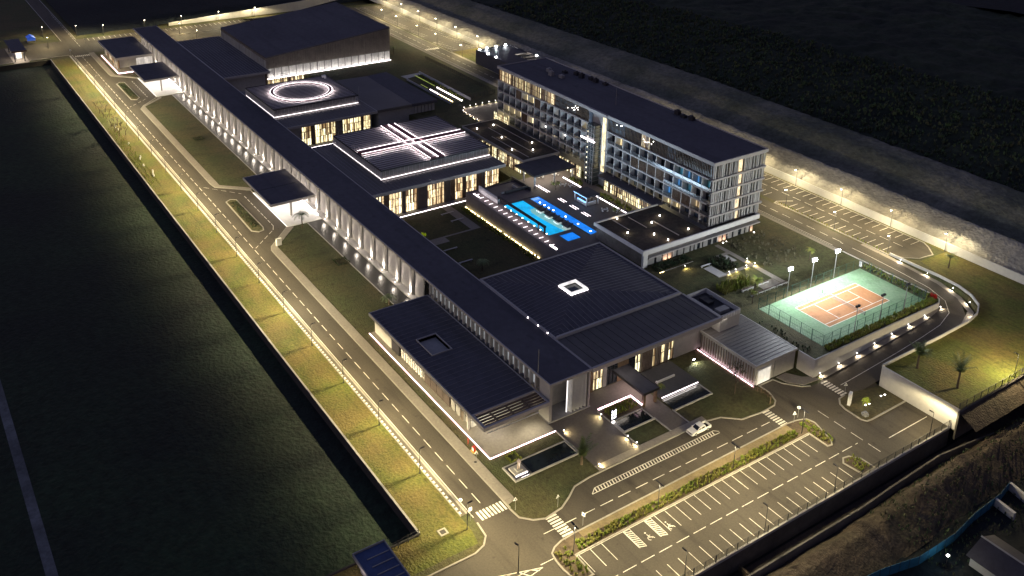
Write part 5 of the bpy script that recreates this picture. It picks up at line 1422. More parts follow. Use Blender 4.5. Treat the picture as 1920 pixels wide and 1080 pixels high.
for k, (x, y, t) in enumerate(GL):
    if b3 is None: b3 = bollard((x, y, ZU), R(-90), 'low yellow light ' + t, 'low lights in the garden', (1, .78, .32), 120)
    else: dup(b3, (x, y, ZU), R(-90), 'low yellow light ' + t)
b4 = None
PL = [(-117.8, 102.9, 'at the foot of the palm by the kerb', R(0)), (-121.3, 113.4, 'on the plaza edge, farther from the kerb', R(0)), (-118.8, 113.6, 'on the plaza edge, next to the kerb', R(0)), (-129.7, 113.2, 'below the pink-lit planter wall', R(180)), (-129.8, 103.3, 'where the pavilion strip light turns', R(-90))]
for k, (x, y, t, rz) in enumerate(PL):
    rz = R(180) if k in (1, 2, 3) else R(0) if k == 0 else R(-30)
    if b4 is None: b4 = bollard((x, y, .05), rz, 'low warm light ' + t, 'low lights on the entrance plaza', (1, .8, .4), 130)
    else: dup(b4, (x, y, .05), rz, 'low warm light ' + t)

# ================================================================== FRONT LAWN AND PLAZA
struct(MB().sheet([(-137.5, 102.5), (-121.5, 102.5), (-117, 102.5), (-117, 122.2), (-118.2, 122.4), (-118.2, 113.8), (-123.2, 113.8), (-131.2, 113.5), (-131.2, 122.3), (-127.5, 122.6), (-127.2, 127.2), (-123.4, 127.6), (-118.2, 127.4), (-118.2, 122.5), (-123.4, 122.5), (-127.3, 122.5), (-131.3, 122.5), (-131.4, 139.4), (-137.5, 139.4)], .02) if False else
       MB().sheet([(-137.5, 102.4), (-118.3, 102.4), (-118.3, 113.6), (-137.5, 113.6)], .06).sheet([(-137.5, 113.6), (-131.3, 113.6), (-131.3, 139.4), (-137.5, 139.4)], .06).sheet([(-131.3, 122.6), (-118.3, 122.6), (-118.3, 127.4), (-131.3, 127.4)], .06), 'plaza', m('plaza_paving', (.115, .1, .09), .75, .15, 1.5, .15), 'paved entrance plaza between the planters')
pool = thing('plaza_pool', 'long black pool with a dark rim beside the statue', 'pool', (-125, 94, 0))
part(MB().box(-127.6, -127.3, 86.8, 102, 0, .3).box(-123.2, -122.9, 86.8, 102, 0, .3).box(-127.3, -123.2, 86.8, 87.1, 0, .3).box(-127.3, -123.2, 101.7, 102, 0, .3), 'rim', WALLG, pool)
part(MB().sheet([(-127.3, 91), (-123.2, 91), (-123.2, 101.7), (-127.3, 101.7)], .2), 'water', WATERD, pool)
po2 = thing('plaza_pool', 'dark square pool below the lit sign panel', 'pool', (-125, 118, 0))
part(MB().box(-127.2, -126.9, 113.8, 122.2, 0, .35).box(-123.3, -123, 113.8, 122.2, 0, .35).box(-126.9, -123.3, 121.9, 122.2, 0, .35).box(-126.9, -123.3, 113.8, 114.1, 0, .35), 'rim', WALLG, po2)
part(MB().sheet([(-126.9, 114.1), (-123.3, 114.1), (-123.3, 121.9), (-126.9, 121.9)], .22), 'water', WATERD, po2)
po3 = thing('plaza_pool', 'dark pool below the white-lit slab edge', 'pool', (-125, 133, 0))
part(MB().box(-127, -126.8, 127.8, 138.8, 0, .3).box(-123.1, -122.8, 127.8, 138.9, 0, .3).box(-126.8, -123.1, 138.6, 138.9, 0, .3), 'rim', WALLG, po3)
part(MB().sheet([(-126.8, 127.8), (-123.1, 127.8), (-123.1, 138.6), (-126.8, 138.6)], .2), 'water', WATERD, po3)
slb = thing('terrace_plinth', 'dark raised terrace with a white-lit front edge', 'terrace', (-131, 133, 0))
part(MB().box(-136.3, -127.2, 128, 138.8, 0, .9), 'slab', m('dark_paving', (.06, .06, .065), .7, .15, 1.5, .2), slb)
part(MB().box(-127.18, -127.02, 127.8, 138.6, .62, .7), 'lit_edge', FST, slb)
lamp('led_throw', 'AREA', slb, (4.05, 0, .62), 45, (1, .92, .9), rot=(0, R(-60), 0), shape=(.1, 10))
part(MB().box(-131.6, -131.3, 130.5, 135.5, .9, 1.35).box(-131.8, -131.1, 130.2, 130.6, .9, 1.3), 'bench', WHITE, slb)
plw = thing('planter_wall', 'low planter wall edged with a pink light strip', 'planter', (-131, 118, 0))
part(MB().box(-131.2, -130.9, 113.4, 122.2, 0, .9).box(-131.2, -127.3, 122.2, 122.45, 0, .9), 'wall', WALLG, plw)
part(MB().box(-131.22, -130.88, 113.4, 122.18, .9, 1.05).box(-131.2, -127.3, 122.18, 122.47, .9, 1.05), 'led_strip', LEDP, plw)
part(MB().box(-130.9, -127.4, 113.8, 122.1, 0, .3), 'soil', MULCH, plw)
struct(MB().box(-131.2, -118.3, 113.55, 113.78, 0, .25).box(-123.5, -118.3, 122.25, 122.5, 0, .25).box(-131.1, -122.9, 102.2, 102.38, 0, .25).box(-123.4, -118.3, 127.45, 127.65, 0, .2), 'kerb', WALLG)
sp = thing('entrance_sign', 'slim dark sign panel with white lit letters by the square pool', 'sign', (-127.1, 114.0, 0))
part(MB().box(-127.2, -127.0, 113.6, 114.9, 0, 3.2), 'panel', DARK, sp)
G_ = MB()
xg = -126.97
def glyph(cells, z):                                          # white letters turned on their side, one above the other
    for (a, b_, c_, d) in cells: G_.box(xg, xg + .04, 113.68 + a, 113.68 + b_, z + c_, z + d)
glyph([(0, 1.1, .0, .14), (0, .16, .14, .52), (.94, 1.1, .14, .52), (.5, .7, .14, .3)], 2.5)
glyph([(0, 1.12, .0, .2), (0, 1.12, .34, .52), (0, .2, .2, .34), (.9, 1.12, .2, .34)], 1.75)
glyph([(0, 1.1, .0, .2), (0, .16, .2, .5), (.94, 1.1, .2, .5)], 1.05)
part(G_, 'lettering', em('sign_white', (.92, .9, 1), 5), sp)
part(MB().box(-126.8, -126.5, 113.7, 114.2, .3, .5), 'sign_light', SPOTL, sp)
# statue on its stepped pedestal
st = thing('statue_pedestal', 'square stepped pedestal with lit edges under the statue', 'pedestal', (-124.9, 88.6, 0))
part(MB().box(-127.2, -123.3, 87.1, 90.9, 0, .35), 'base', DARK, st); part(MB().box(-126.4, -123.9, 87.5, 90.2, .35, .75), 'step', WALLG, st)
part(MB().box(-125.6, -124.4, 88.2, 89.5, .75, 1.0), 'top_step', WALLG, st)
part(MB().box(-123.88, -123.8, 87.5, 90.2, .4, .52).box(-123.28, -123.2, 88.4, 90.2, .1, .25), 'led_strip', LEDW, st)
lamp('bulb', 'SPOT', st, (1.6, .6, .5), 220, (1, .86, .8), .05, 60, .5, (0, R(150), 0))
def figure(name, base, pose, rad, mat, lab, cat):
    me = bpy.data.meshes.new(name); vs = [v for v, _ in pose]; me.from_pydata(vs, rad, [])
    o = bpy.data.objects.new(name, me); C.objects.link(o); o.location = base
    o.modifiers.new('skin', 'SKIN'); s_ = o.modifiers.new('sub', 'SUBSURF'); s_.levels = s_.render_levels = 1
    for i, (_, r_) in enumerate(pose): me.skin_vertices[0].data[i].radius = (r_, r_)
    me.skin_vertices[0].data[0].use_root = True
    me.materials.append(mat)
    return tag(o, lab, cat)


BRZ = m('pale_bronze', (.4, .33, .28), .45, .2, 4, .5, metal=.3)
figure('statue', (-124.9, 88.8, 1.0), [((0, 0, 1.25), .2), ((0, 0, 1.55), .21), ((0, 0, 1.9), .24), ((0, 0, 2.12), .09), ((0.02, 0, 2.3), .14), ((.02, 0, 2.45), .1),
       ((0, .3, 1.95), .1), ((.05, .42, 1.55), .075), ((.25, .3, 1.4), .06), ((0, -.3, 1.95), .1), ((.1, -.42, 2.2), .075), ((.2, -.4, 2.55), .055),
       ((0, .14, 1.15), .16), ((.03, .16, .6), .12), ((0, .16, .08), .1), ((.16, .16, .05), .07), ((0, -.14, 1.15), .16), ((-.03, -.16, .6), .12), ((-.05, -.16, .08), .1), ((.1, -.16, .05), .07)],
       [(0, 1), (1, 2), (2, 3), (3, 4), (4, 5), (2, 6), (6, 7), (7, 8), (2, 9), (9, 10), (10, 11), (0, 12), (12, 13), (13, 14), (14, 15), (0, 16), (16, 17), (17, 18), (18, 19)], BRZ, 'pale standing statue with one arm raised on the pedestal', 'statue')
# fire hydrant post, warning board
hy = thing('hydrant_cabinet', 'red hydrant cabinet by the pavilion corner', 'hydrant', (-134.9, 84.9, 0))
lpart(MB().box(-.35, .35, -.25, .25, .15, 1.1), 'cabinet', m('red_enamel', (.42, .03, .02), .5, .1, 2, .4), hy); lpart(MB().box(-.6, .6, -.5, .5, 0, .15), 'base', m('yellow_base', (.5, .36, .08), .8, .1, 2, .4), hy); lpart(MB().box(-.3, .3, -.28, -.25, .3, .95), 'door', WHITE, hy)
hp = thing('hydrant_post', 'thin red hydrant post on the verge beside the pavilion', 'hydrant', (-137.4, 85.1, 0))
lpart(MB().tube((0, 0, 0), (0, 0, 1.3), .07, .07).tube((-.2, 0, 1.0), (.2, 0, 1.0), .06, .06), 'standpipe', MATS['red_enamel'], hp); lpart(MB().tube((0, 0, 1.3), (0, 0, 1.42), .1, .08), 'cap', MATS['red_enamel'], hp)

# signs on posts
def sign(loc, rz, shape, lab, col=None, h=2.1):
    o = thing('road_sign', lab, 'road sign', loc, None, rz)
    lpart(MB().tube((0, 0, 0), (0, 0, h + .3), .035, .035, 6), 'post', STEEL, o)
    if shape == 'tri': pts = [(-.42, h), (.42, h), (0, h + .74)]
    elif shape == 'round': pts = [(.36 * math.cos(a * .5236), h + .36 + .36 * math.sin(a * .5236)) for a in range(12)]
    else: pts = [(-.34, h), (.34, h), (.34, h + .75), (-.34, h + .75)]
    b = MB(); n_ = len(pts)
    b.add([(x, .05, z) for x, z in pts] + [(x, .09, z) for x, z in pts], [tuple(range(n_)), tuple(range(n_, 2 * n_))[::-1]] + [(i, n_ + i, n_ + (i + 1) % n_, (i + 1) % n_) for i in range(n_)])
    pl_ = lpart(b, 'plate', col or WHITE, o)
    c = (sum(p[0] for p in pts) / n_, sum(p[1] for p in pts) / n_)
    b = MB(); q = [(c[0] + (x - c[0]) * .55, c[1] + (z - c[1]) * .55) for x, z in pts]
    b.add([(x, .045, z) for x, z in q], [tuple(range(n_))]); link('symbol', b.mesh('symbol', DARK if shape != 'rect' else MATS['sign_blue']), pl_)
    return o


m('sign_blue', (.03, .1, .35), .5, .1, 2, .3)
sign((-117.0, 82.7, 0), R(80), 'tri', 'white triangular sign by the kerb at the zebra crossing')
sign((-113.4, 89.7, 0), R(100), 'tri', 'narrow sign seen edge-on at the curve of the kerb')
sign((-132.4, 83.9, 0), R(60), 'tri', 'pale double sign beside the hydrant on the long road', h=1.4)
sign((-122.2, 74.1, 0), R(60), 'round', 'pale round sign on the verge before the zebra crossing')
sign((-119.2, 74.4, 0), R(90), 'rect', 'blue-marked sign plate on the verge at the zebra crossing')
sign((-107.2, 90.7, 0), R(20), 'rect', 'white sign plate beside the road near the hedge island')
sign((-106.0, 85.9, 0), R(80), 'tri', 'white sign at the hedge island end of the zebra crossing')
sign((-107.2, 148.2, 0), R(30), 'round', 'round white sign beside the crossing near the pickup')
sign((-106.4, 146.0, 0), R(70), 'tri', 'white triangular sign at the far end of the hedge island')
sign((-107.2, 163.6, 0), R(60), 'tri', 'white triangular sign at the sign island crossing')
sign((-469.8, 74.2, 0), R(60), 'rect', 'pale sign at the far zebra crossing')
sign((-487, 84, 0), R(60), 'round', 'round sign near the far car park crossing')
# sign island
si = [(-106.9, 163.2), (-106.6, 161), (-105.3, 159.6), (-103.5, 159.1), (-99.4, 159), (-98.4, 159.6), (-98.2, 161), (-98.3, 172.5), (-105, 172.6), (-106.5, 166)]
struct(MB().prism(si, 0, .12), 'island_soil', m('dry_lawn', (.085, .07, .035), .95, .35, 1.5, .2, (.06, .055, .025), bump=.5), 'sandy island with a sign block and a lit plant')
struct(MB().ribbon(si[:8], .35, 0, .18), 'kerb', KERB)
mn = thing('sign_block', 'tall white sign block on the sandy island', 'sign', (-104.2, 161.2, .12), None, R(25))
lpart(MB().box(-.3, .3, -.65, .65, .1, 2.9), 'block', WHITE, mn); lpart(MB().box(-.35, .35, -.7, .7, 0, .1), 'base', WALLG, mn)
for k in range(5): lpart(MB().box(.3, .31, -.45, .2 + .1 * (k % 3), 1.1 + .3 * k, 1.22 + .3 * k), 'lettering', WALLG, mn)
sb_ = thing('sign_box', 'white information box at the lawn corner by the drop-off', 'sign', (-239.3, 85, 0), None, R(10))
lpart(MB().box(-.25, .25, -.8, .8, .1, 2.2), 'block', WHITE, sb_); lpart(MB().box(-.3, .3, -.85, .85, 0, .1), 'base', WALLG, sb_)
rk = thing('boulder', 'grey boulder cut flat on the sandy island', 'boulder', (-99.9, 160.9, .1))
lpart(MB().prism([(-.7, -.3), (-.2, -.7), (.6, -.5), (.8, .2), (.2, .7), (-.6, .5)], 0, .55).prism([(-.4, -.2), (.3, -.4), (.5, .2), (-.2, .45)], .55, .85), 'stone', STEEL, rk)
for (x, y, t) in ((-101.6, 163.4, 'left below the lit plant'), (-101.4, 164.4, 'right below the lit plant'), (-101.8, 169, 'left of the far pair'), (-101.6, 170.1, 'right of the far pair')):
    o = thing('garden_spot', 'small white garden spotlight on the sandy island, ' + t, 'spotlight', (x, y, .12), 'garden spotlights on the sandy island')
    lpart(MB().tube((0, 0, 0), (0, 0, .25), .04, .04, 6), 'stake', DARK, o); lpart(MB().tube((0, 0, .25), (-.12, 0, .5), .1, .16), 'head', WHITE, o)
    lpart(MB().tube((-.12, 0, .5), (-.13, 0, .53), .2, .2), 'lens', SPOTL, o)
    lamp('bulb', 'SPOT', o, (-.2, 0, .6), 120, (1, 1, .85), .05, 90, .5, (0, R(155), 0))
fs = thing('garden_spot', 'bright garden floodlight on the lawn below the entrance roof', 'spotlight', (-134.2, 144, 0))
lpart(MB().tube((0, 0, 0), (0, 0, .5), .05, .05, 6), 'stake', DARK, fs); lpart(MB().box(-.12, .12, -.25, .25, .5, .85), 'head', DARK, fs); lpart(MB().box(.12, .16, -.23, .23, .52, .83), 'lens', FLOODL, fs)
lamp('bulb', 'SPOT', fs, (.4, 0, .7), 420, (1, .97, .8), .1, 160, .4, (0, R(-75), 0))
mh = m('cast_iron', (.05, .045, .04), .7, .2, 4, .4)
dr = thing('drain_cover', 'square concrete drain frame with dark grate on the verge', 'drain', (-119.4, 68.8, 0))
lpart(MB().box(-.8, .8, -.8, -.5, 0, .12).box(-.8, .8, .5, .8, 0, .12).box(-.8, -.5, -.5, .5, 0, .12).box(.5, .8, -.5, .5, 0, .12), 'frame', KERB, dr); lpart(MB().box(-.5, .5, -.5, .5, .02, .07), 'grate', mh, dr)
dr2 = thing('manhole_cover', 'round iron manhole cover in the pavement near the hydrant', 'manhole', (-131.9, 83.4, .13))
lpart(MB().prism([(.38 * math.cos(a * .5236), .38 * math.sin(a * .5236)) for a in range(12)], 0, .015), 'frame', WALLG, dr2); lpart(MB().prism([(.32 * math.cos(a * .5236), .32 * math.sin(a * .5236)) for a in range(12)], .01, .022), 'lid', mh, dr2)

# ================================================================== PLANTS
def palm(name, lab, loc, h, fr=16, L_=2.4, up_=.9, droop=1.0, tr=.2, leaf=LEAF, seed=1, group=None):
    r_ = random.Random(seed)
    o = thing(name, lab, 'palm tree', loc, group)
    b = MB(); z = 0; x = y = 0.0; n_ = max(3, int(h / .5))
    for i in range(n_):
        x2 = x + r_.uniform(-.04, .04); y2 = y + r_.uniform(-.04, .04); z2 = h * (i + 1) / n_
        k = 1 - .45 * i / n_
        b.tube((x, y, z), (x2, y2, z2), tr * k * 1.12, tr * k * .92, 8); x, y, z = x2, y2, z2
    lpart(b, 'trunk', BARK, o)
    b = MB()
    for f_ in range(fr):
        a = 6.283 * f_ / fr * 1.0 + r_.uniform(-.25, .25); el = up_ * r_.uniform(.55, 1.2); l = L_ * r_.uniform(.75, 1.1)
        p = Vector((x, y, h - .05)); dirn = Vector((math.cos(a) * math.cos(el), math.sin(a) * math.cos(el), math.sin(el)))
        side = Vector((-math.sin(a), math.cos(a), 0)); segs_ = 7
        for i in range(segs_):
            q = p + dirn * (l / segs_)
            dirn = (dirn + Vector((0, 0, -.17 * droop * (1 + i * .25)))).normalized()
            w = (.62 * (1 - (i / segs_) ** 2) + .12) * min(1.4, L_ / 2.4)
            for s_ in (-1, 1):                                  # leaflets left and right of the rib
                for u in (0, .5):
                    base = p + (q - p) * u; tip = base + side * (s_ * w) + (q - p) * .55 + Vector((0, 0, -.12 * w))
                    b.add([base - (q - p) * .06, base + (q - p) * .28, tip], [(0, 1, 2)])
            p = q
    lpart(b, 'crown', leaf, o)
    return o


palm('palm_tree', 'upright feathery palm by the kerb of the front lawn', (-120.3, 100.6, .02), 2.2, 16, 4.4, 1.35, .42, .26, seed=2)
palm('palm_tree', 'full green palm on the shaded lawn behind the ramp wall', (-100.8, 179.4, ZU), 3.6, 20, 3.4, 1.15, .7, .28, seed=3)
palm('palm_tree', 'sparse tall palm on the golden lawn near the railing', (-91.6, 180.2, ZU), 4.2, 14, 4.2, 1.2, .5, .28, seed=4)
palm('palm_tree', 'thin palm on the lawn beside the upper car park', (-124.7, 228, ZU), 3.2, 10, 2.4, .9, .8, .2, seed=5)
palm('palm_tree', 'bright green palm among the garden benches', (-143.5, 173.8, ZU), 3.0, 18, 2.5, .9, 1.1, .16, SHRUB, seed=6)
palm('palm_tree', 'drooping palm on the dark courtyard lawn', (-196.5, 126, 0), 3.0, 11, 2.6, .5, 1.3, .2, seed=7)
palm('palm_tree', 'dark feather palm before the white drop-off', (-246.5, 95.0, 0), 4.2, 11, 3.2, .55, 1.1, .2, seed=8)
palm('palm_tree', 'faint palm on the dark lawn before the front pavilion', (-194, 96.5, 0), 2.2, 9, 3.0, .5, 1.2, .2, seed=9)
palm('palm_tree', 'short lit palm beside the white bench slab', (-129.8, 129.9, .9), .6, 11, 1.3, .8, 1.2, .14, SHRUB, seed=10)
palm('palm_tree', 'bright yellow-green lit plant on the sandy island', (-102.2, 164, .12), 1.3, 9, 1.6, .6, 1.6, .1, em('lit_leaf', (.5, .62, .02), .12, .3, base=(.3, .36, .03)), seed=11)  # leaf emission puts the light on the plant into its colour
palm('palm_tree', 'small palm behind the tall court floodlights', (-147.5, 199.5, ZU), 3.0, 9, 2.0, .7, 1.1, .14, SHRUB, seed=12)
palm('palm_tree', 'slender palm on the lawn beside the arena', (-383, 196, ZU), 3.4, 8, 1.6, .6, 1.1, .14, seed=13)


def bare_tree(lab, loc, h, seed, leaf=None, cat='tree', nl=14):
    r_ = random.Random(seed); o = thing('bare_tree', lab, cat, loc)
    b = MB(); lv_ = MB()
    def grow(p, d, l, r0, depth):
        q = p + d * l; b.tube(p, q, r0, r0 * .68, 6)
        if depth == 0:
            for _ in range(nl):
                c = q + Vector((r_.uniform(-.5, .5), r_.uniform(-.5, .5), r_.uniform(-.5, .4))); s_ = r_.uniform(.06, .16)
                u = Vector((r_.uniform(-1, 1), r_.uniform(-1, 1), r_.uniform(-1, 1))).normalized() * s_; w = Vector((r_.uniform(-1, 1), r_.uniform(-1, 1), r_.uniform(-1, 1))).normalized() * s_
                lv_.add([c - u, c + w, c + u, c - w], [(0, 1, 2, 3)])
            return
        for _ in range(3):
            dd = (d + Vector((r_.uniform(-.7, .7), r_.uniform(-.7, .7), r_.uniform(-.1, .5)))).normalized(); grow(q, dd, l * r_.uniform(.55, .8), r0 * .62, depth - 1)
    grow(Vector((0, 0, 0)), Vector((0, 0, 1)), h * .42, .13, 3)
    lpart(b, 'trunk', BARK, o); lpart(lv_, 'crown', leaf or SHRUBD, o)
    return o


bare_tree('thin sparse tree on the dark lawn before the service box', (-120.3, 143.0, 0), 6.5, 3)
bare_tree('small bare tree at the pool deck beside the bar', (-203.5, 175.2, ZU), 3.2, 4, SHRUB)
bare_tree('small leafy tree on the pool deck near the dining canopy', (-221, 168.5, ZU), 2.6, 5, SHRUB)
bare_tree('small leafy tree near the restaurant end of the pool deck', (-196, 172.5, ZU), 2.8, 6, SHRUB)
bare_tree('short yellowish tree beside the court fence', (-139.8, 168.9, ZU), 3.0, 8, SHRUB)

# saplings on the verge
sg0 = bare_tree('leafless sapling on the golden verge', (-386, 69.6, 0), 3.0, 9, SHRUBD, nl=2)
sg0['group'] = 'saplings on the verge'
k = 0
for i in range(7):
    for y, t in ((69.6, 'in the row nearer the road'), (67.4, 'in the row nearer the field')):
        lab = 'leafless sapling on the golden verge, %s %s' % (ORD[i], t)
        if i == 0 and y == 69.6: sg0['label'] = lab
        else: dup(sg0, (-386 + 5.8 * i, y + .1 * i, 0), random.uniform(0, 6), lab)


def clumps(pts, h, w, n_leaf, seed, z=0):
    """dense planting: many small upright leaf blades round each plant"""
    r_ = random.Random(seed); b = MB()
    n_leaf = int(n_leaf * 1.7)
    for (px_, py_) in pts:
        hh_ = h * r_.uniform(.65, 1.25)
        for _ in range(n_leaf):
            a = r_.uniform(0, 6.283); rr_ = w * r_.uniform(.1, 1); bz = z + hh_ * r_.uniform(0, .6)
            cx, cy = px_ + math.cos(a) * rr_ * .4, py_ + math.sin(a) * rr_ * .4
            tx, ty = px_ + math.cos(a) * rr_, py_ + math.sin(a) * rr_
            s_ = w * .3
            b.add([(cx - math.sin(a) * s_, cy + math.cos(a) * s_, bz), (cx + math.sin(a) * s_, cy - math.cos(a) * s_, bz), (tx, ty, bz + hh_ * r_.uniform(.3, .7))], [(0, 1, 2)])
    return b


def bed(x0, x1, y0, y1, step, jit, seed, skip=.05):
    r_ = random.Random(seed); out_ = []
    nx = int((x1 - x0) / step); ny = int((y1 - y0) / step)
    for i in range(nx + 1):
        for j in range(ny + 1):
            if r_.random() > skip: out_.append((x0 + (x1 - x0) * (i + .5) / (nx + 1) + r_.uniform(-jit, jit), y0 + (y1 - y0) * (j + .5) / (ny + 1) + r_.uniform(-jit, jit)))
    return out_


# hedge island in the car park
isl_p = [(-97.2, 82.0), (-100.8, 81.6), (-103.1, 81.7), (-104.8, 82.1), (-105.7, 83.3), (-106.3, 85.2), (-106.5, 88), (-106.9, 144.6), (-106.6, 147), (-105.8, 149.3), (-104, 149.8), (-102, 149.2), (-98.2, 147.9), (-97.4, 147), (-97.6, 146), (-102.35, 145.95), (-102.35, 85.3), (-97.3, 85.2)]
struct(MB().prism(isl_p, 0, .14), 'island_soil', MULCH, 'planted island between road and parking bays')
struct(MB().ribbon(isl_p, .3, 0, .2, True), 'kerb', KERB)
struct(MB().prism([(-106.3, 89), (-104.9, 89), (-104.9, 144), (-106.7, 144)], .14, .16), 'island_path', m('sand_strip', (.2, .155, .085), .9, .2, 2, .3), 'sandy strip along the road side of the hedge')
pp = bed(-104.7, -102.7, 86.5, 143.5, .75, .16, 1, .06)
solo(clumps(pp, .75, .45, 20, 2, .14), 'hedge_planting', SHRUB, 'bright green hedge planting along the parking bays', 'hedge', kind='stuff')
pp = bed(-104.6, -97.8, 82.2, 85, .8, .2, 3, .22)
solo(clumps(pp, .6, .42, 16, 4, .14), 'hedge_planting', SHRUB, 'loose green planting on the rounded near end of the island', 'hedge', kind='stuff')
pp = [p for p in bed(-105.6, -98, 146.2, 148.8, .75, .2, 5, .1) if p[1] < 148.9 + (p[0] + 102) * .3 * (p[0] > -102)]
solo(clumps(pp, .6, .42, 16, 6, .14), 'hedge_planting', SHRUB, 'green planting on the far rounded end of the island', 'hedge', kind='stuff')
i2 = [(-88.3, 148.6), (-88.3, 145), (-92.5, 144.4), (-93.5, 145.6), (-93.2, 147), (-91.5, 148.5)]
struct(MB().prism(i2, 0, .14), 'island_soil', MULCH); struct(MB().ribbon(i2, .3, 0, .2, True), 'kerb', KERB)
solo(clumps(bed(-92.7, -88.8, 145.2, 147.8, .75, .15, 7, .1), .6, .42, 16, 8, .14), 'hedge_planting', SHRUB, 'small green planting island at the front railing', 'hedge', kind='stuff')
# narrow islands in the drop-off bays
for (pts, t, sd_) in (([(-275.2, 81.9), (-276.3, 83.5), (-275.3, 85.1), (-252.6, 85.3), (-250.6, 84.7), (-250.2, 83.2), (-251.8, 81.6)], 'nearer', 11), ([(-414.6, 81.7), (-416.4, 83.3), (-415.3, 85), (-391.8, 85.2), (-389.6, 83.6), (-390.7, 81.8)], 'farther', 12)):
    struct(MB().prism(pts, 0, .15), 'island_soil', LAWN); struct(MB().ribbon(pts, .35, 0, .2, True), 'kerb', KERB)
    solo(clumps(bed(pts[0][0] + 1, pts[3][0] - 1, 82.3, 84.8, .8, .2, sd_, .2), .4, .4, 12, sd_ + 20, .15), 'hedge_planting', SHRUBD, 'low planting on the %s narrow drop-off island' % t, 'hedge', kind='stuff')
# court hedges
solo(clumps(bed(-117.5, -115.5, 168, 209.3, .75, .2, 13, .06), .85, .5, 20, 14, ZU), 'hedge_planting', SHRUB, 'green hedge between court fence and retaining wall', 'hedge', kind='stuff')
solo(clumps(bed(-137, -118, 208, 210.7, .9, .25, 15, .15), .8, .45, 16, 16, ZU), 'hedge_planting', SHRUB, 'green shrubs between court and ramp', 'hedge', kind='stuff')
solo(clumps(bed(-118.5, -116.5, 210, 211, .5, .2, 17, .1), .8, .4, 16, 18, ZU), 'flowers', REDF, 'red flowering shrub at the ramp corner of the court', 'flowers', kind='stuff')
solo(clumps(bed(-133, -118.5, 162.9, 165.5, 1, .3, 19, .35), .5, .4, 12, 20, ZU), 'hedge_planting', SHRUBD, 'thin shrubs above the service box wall', 'hedge', kind='stuff')
# garden beds
solo(clumps(bed(-149.8, -146.3, 166, 176.5, .8, .2, 21, .04), 1.5, .5, 22, 22, ZU), 'hedge_planting', SHRUB, 'tall bright green planting behind the plant enclosure', 'hedge', kind='stuff')
solo(clumps(bed(-162, -155, 174.8, 180.5, .9, .3, 23, .1), 1.0, .6, 20, 24, ZU), 'hedge_planting', SHRUBD, 'blue-green leafy bed between the timber steps', 'hedge', kind='stuff')
solo(tufts(120, (-166.5, -150), (186, 202), lambda x, y: ZU, (.4, .9), 31), 'ornamental_grass', m('dry_grass', (.15, .14, .085), .95, .4, 2, .3), 'tall dry ornamental grass on the hotel lawn', 'grass', kind='stuff')
solo(tufts(500, (-167, -164.5), (160, 172), lambda x, y: ZU, (.4, .9), 32), 'ornamental_grass', SHRUBD, 'dark tufts along the restaurant wall', 'grass', kind='stuff')
solo(clumps(bed(-211, -196, 177.4, 179.5, .9, .25, 25, .15), 1.0, .5, 18, 26, ZU), 'hedge_planting', SHRUB, 'planting along the lit hotel glass', 'hedge', kind='stuff')
solo(clumps(bed(-226, -219, 177, 178.8, .9, .25, 27, .15), 1.0, .5, 18, 28, ZU), 'hedge_planting', SHRUB, 'planting beside the glass lift tower', 'hedge', kind='stuff')
solo(clumps(bed(-233, -194, 140.8, 142.8, .9, .3, 29, .15), .8, .5, 16, 30, 0), 'hedge_planting', SHRUB, 'planting below the yellow-lit deck wall', 'hedge', kind='stuff')
solo(clumps(bed(-130.7, -128, 114.2, 121.8, .7, .15, 33, .05), .9, .4, 18, 34, .3), 'hedge_planting', SHRUB, 'green planting behind the pink-edged planter wall', 'hedge', kind='stuff')
solo(clumps(bed(-177.5, -138, 220.85, 221.2, .9, .1, 35, .25), .6, .35, 14, 36, ZU), 'hedge_planting', SHRUB, 'small bushes along the kerb behind the hotel', 'hedge', kind='stuff')
solo(clumps(bed(-360, -300, 65.6, 69, 1.5, .35, 37, .1), .5, .4, 8, 38, 0), 'seedling_rows', SHRUB, 'rows of young plants on the verge', 'seedlings', kind='stuff')
def square_bed(cx, cy, s_, lab, sd_, mat=SHRUB):
    ring_ = [(cx + a, cy + b_) for a in (-s_, -s_ * .5, 0, s_ * .5, s_) for b_ in (-s_, -s_ * .5, 0, s_ * .5, s_) if max(abs(a), abs(b_)) > s_ * .9]
    solo(clumps(ring_, .5, .42, 18, sd_, 0), 'hedge_planting', mat, lab, 'hedge', kind='stuff')
square_bed(-129, 90.3, 1.1, 'small square hedge ring on the front lawn', 41)
square_bed(-221.1, 95.8, 1.6, 'faint square hedge ring on the dark lawn', 42, SHRUBD)
square_bed(-334, 91.3, 1.4, 'faint square hedge ring on the far dark lawn', 43, SHRUBD)
lb_ = thing('lit_shrub', 'small glowing yellow-green shrub in the courtyard', 'shrub', (-223, 122.6, 0))
part(clumps([(-223, 122.6), (-222.6, 122.9), (-223.3, 122.3)], .9, .5, 24, 44, 0), 'crown', MATS['lit_leaf'], lb_); part(MB().tube((-223, 122.6, 0), (-223, 122.6, .5), .06, .05, 6), 'stem', BARK, lb_)  # same emissive leaves, the shrub's glow is put into the colour
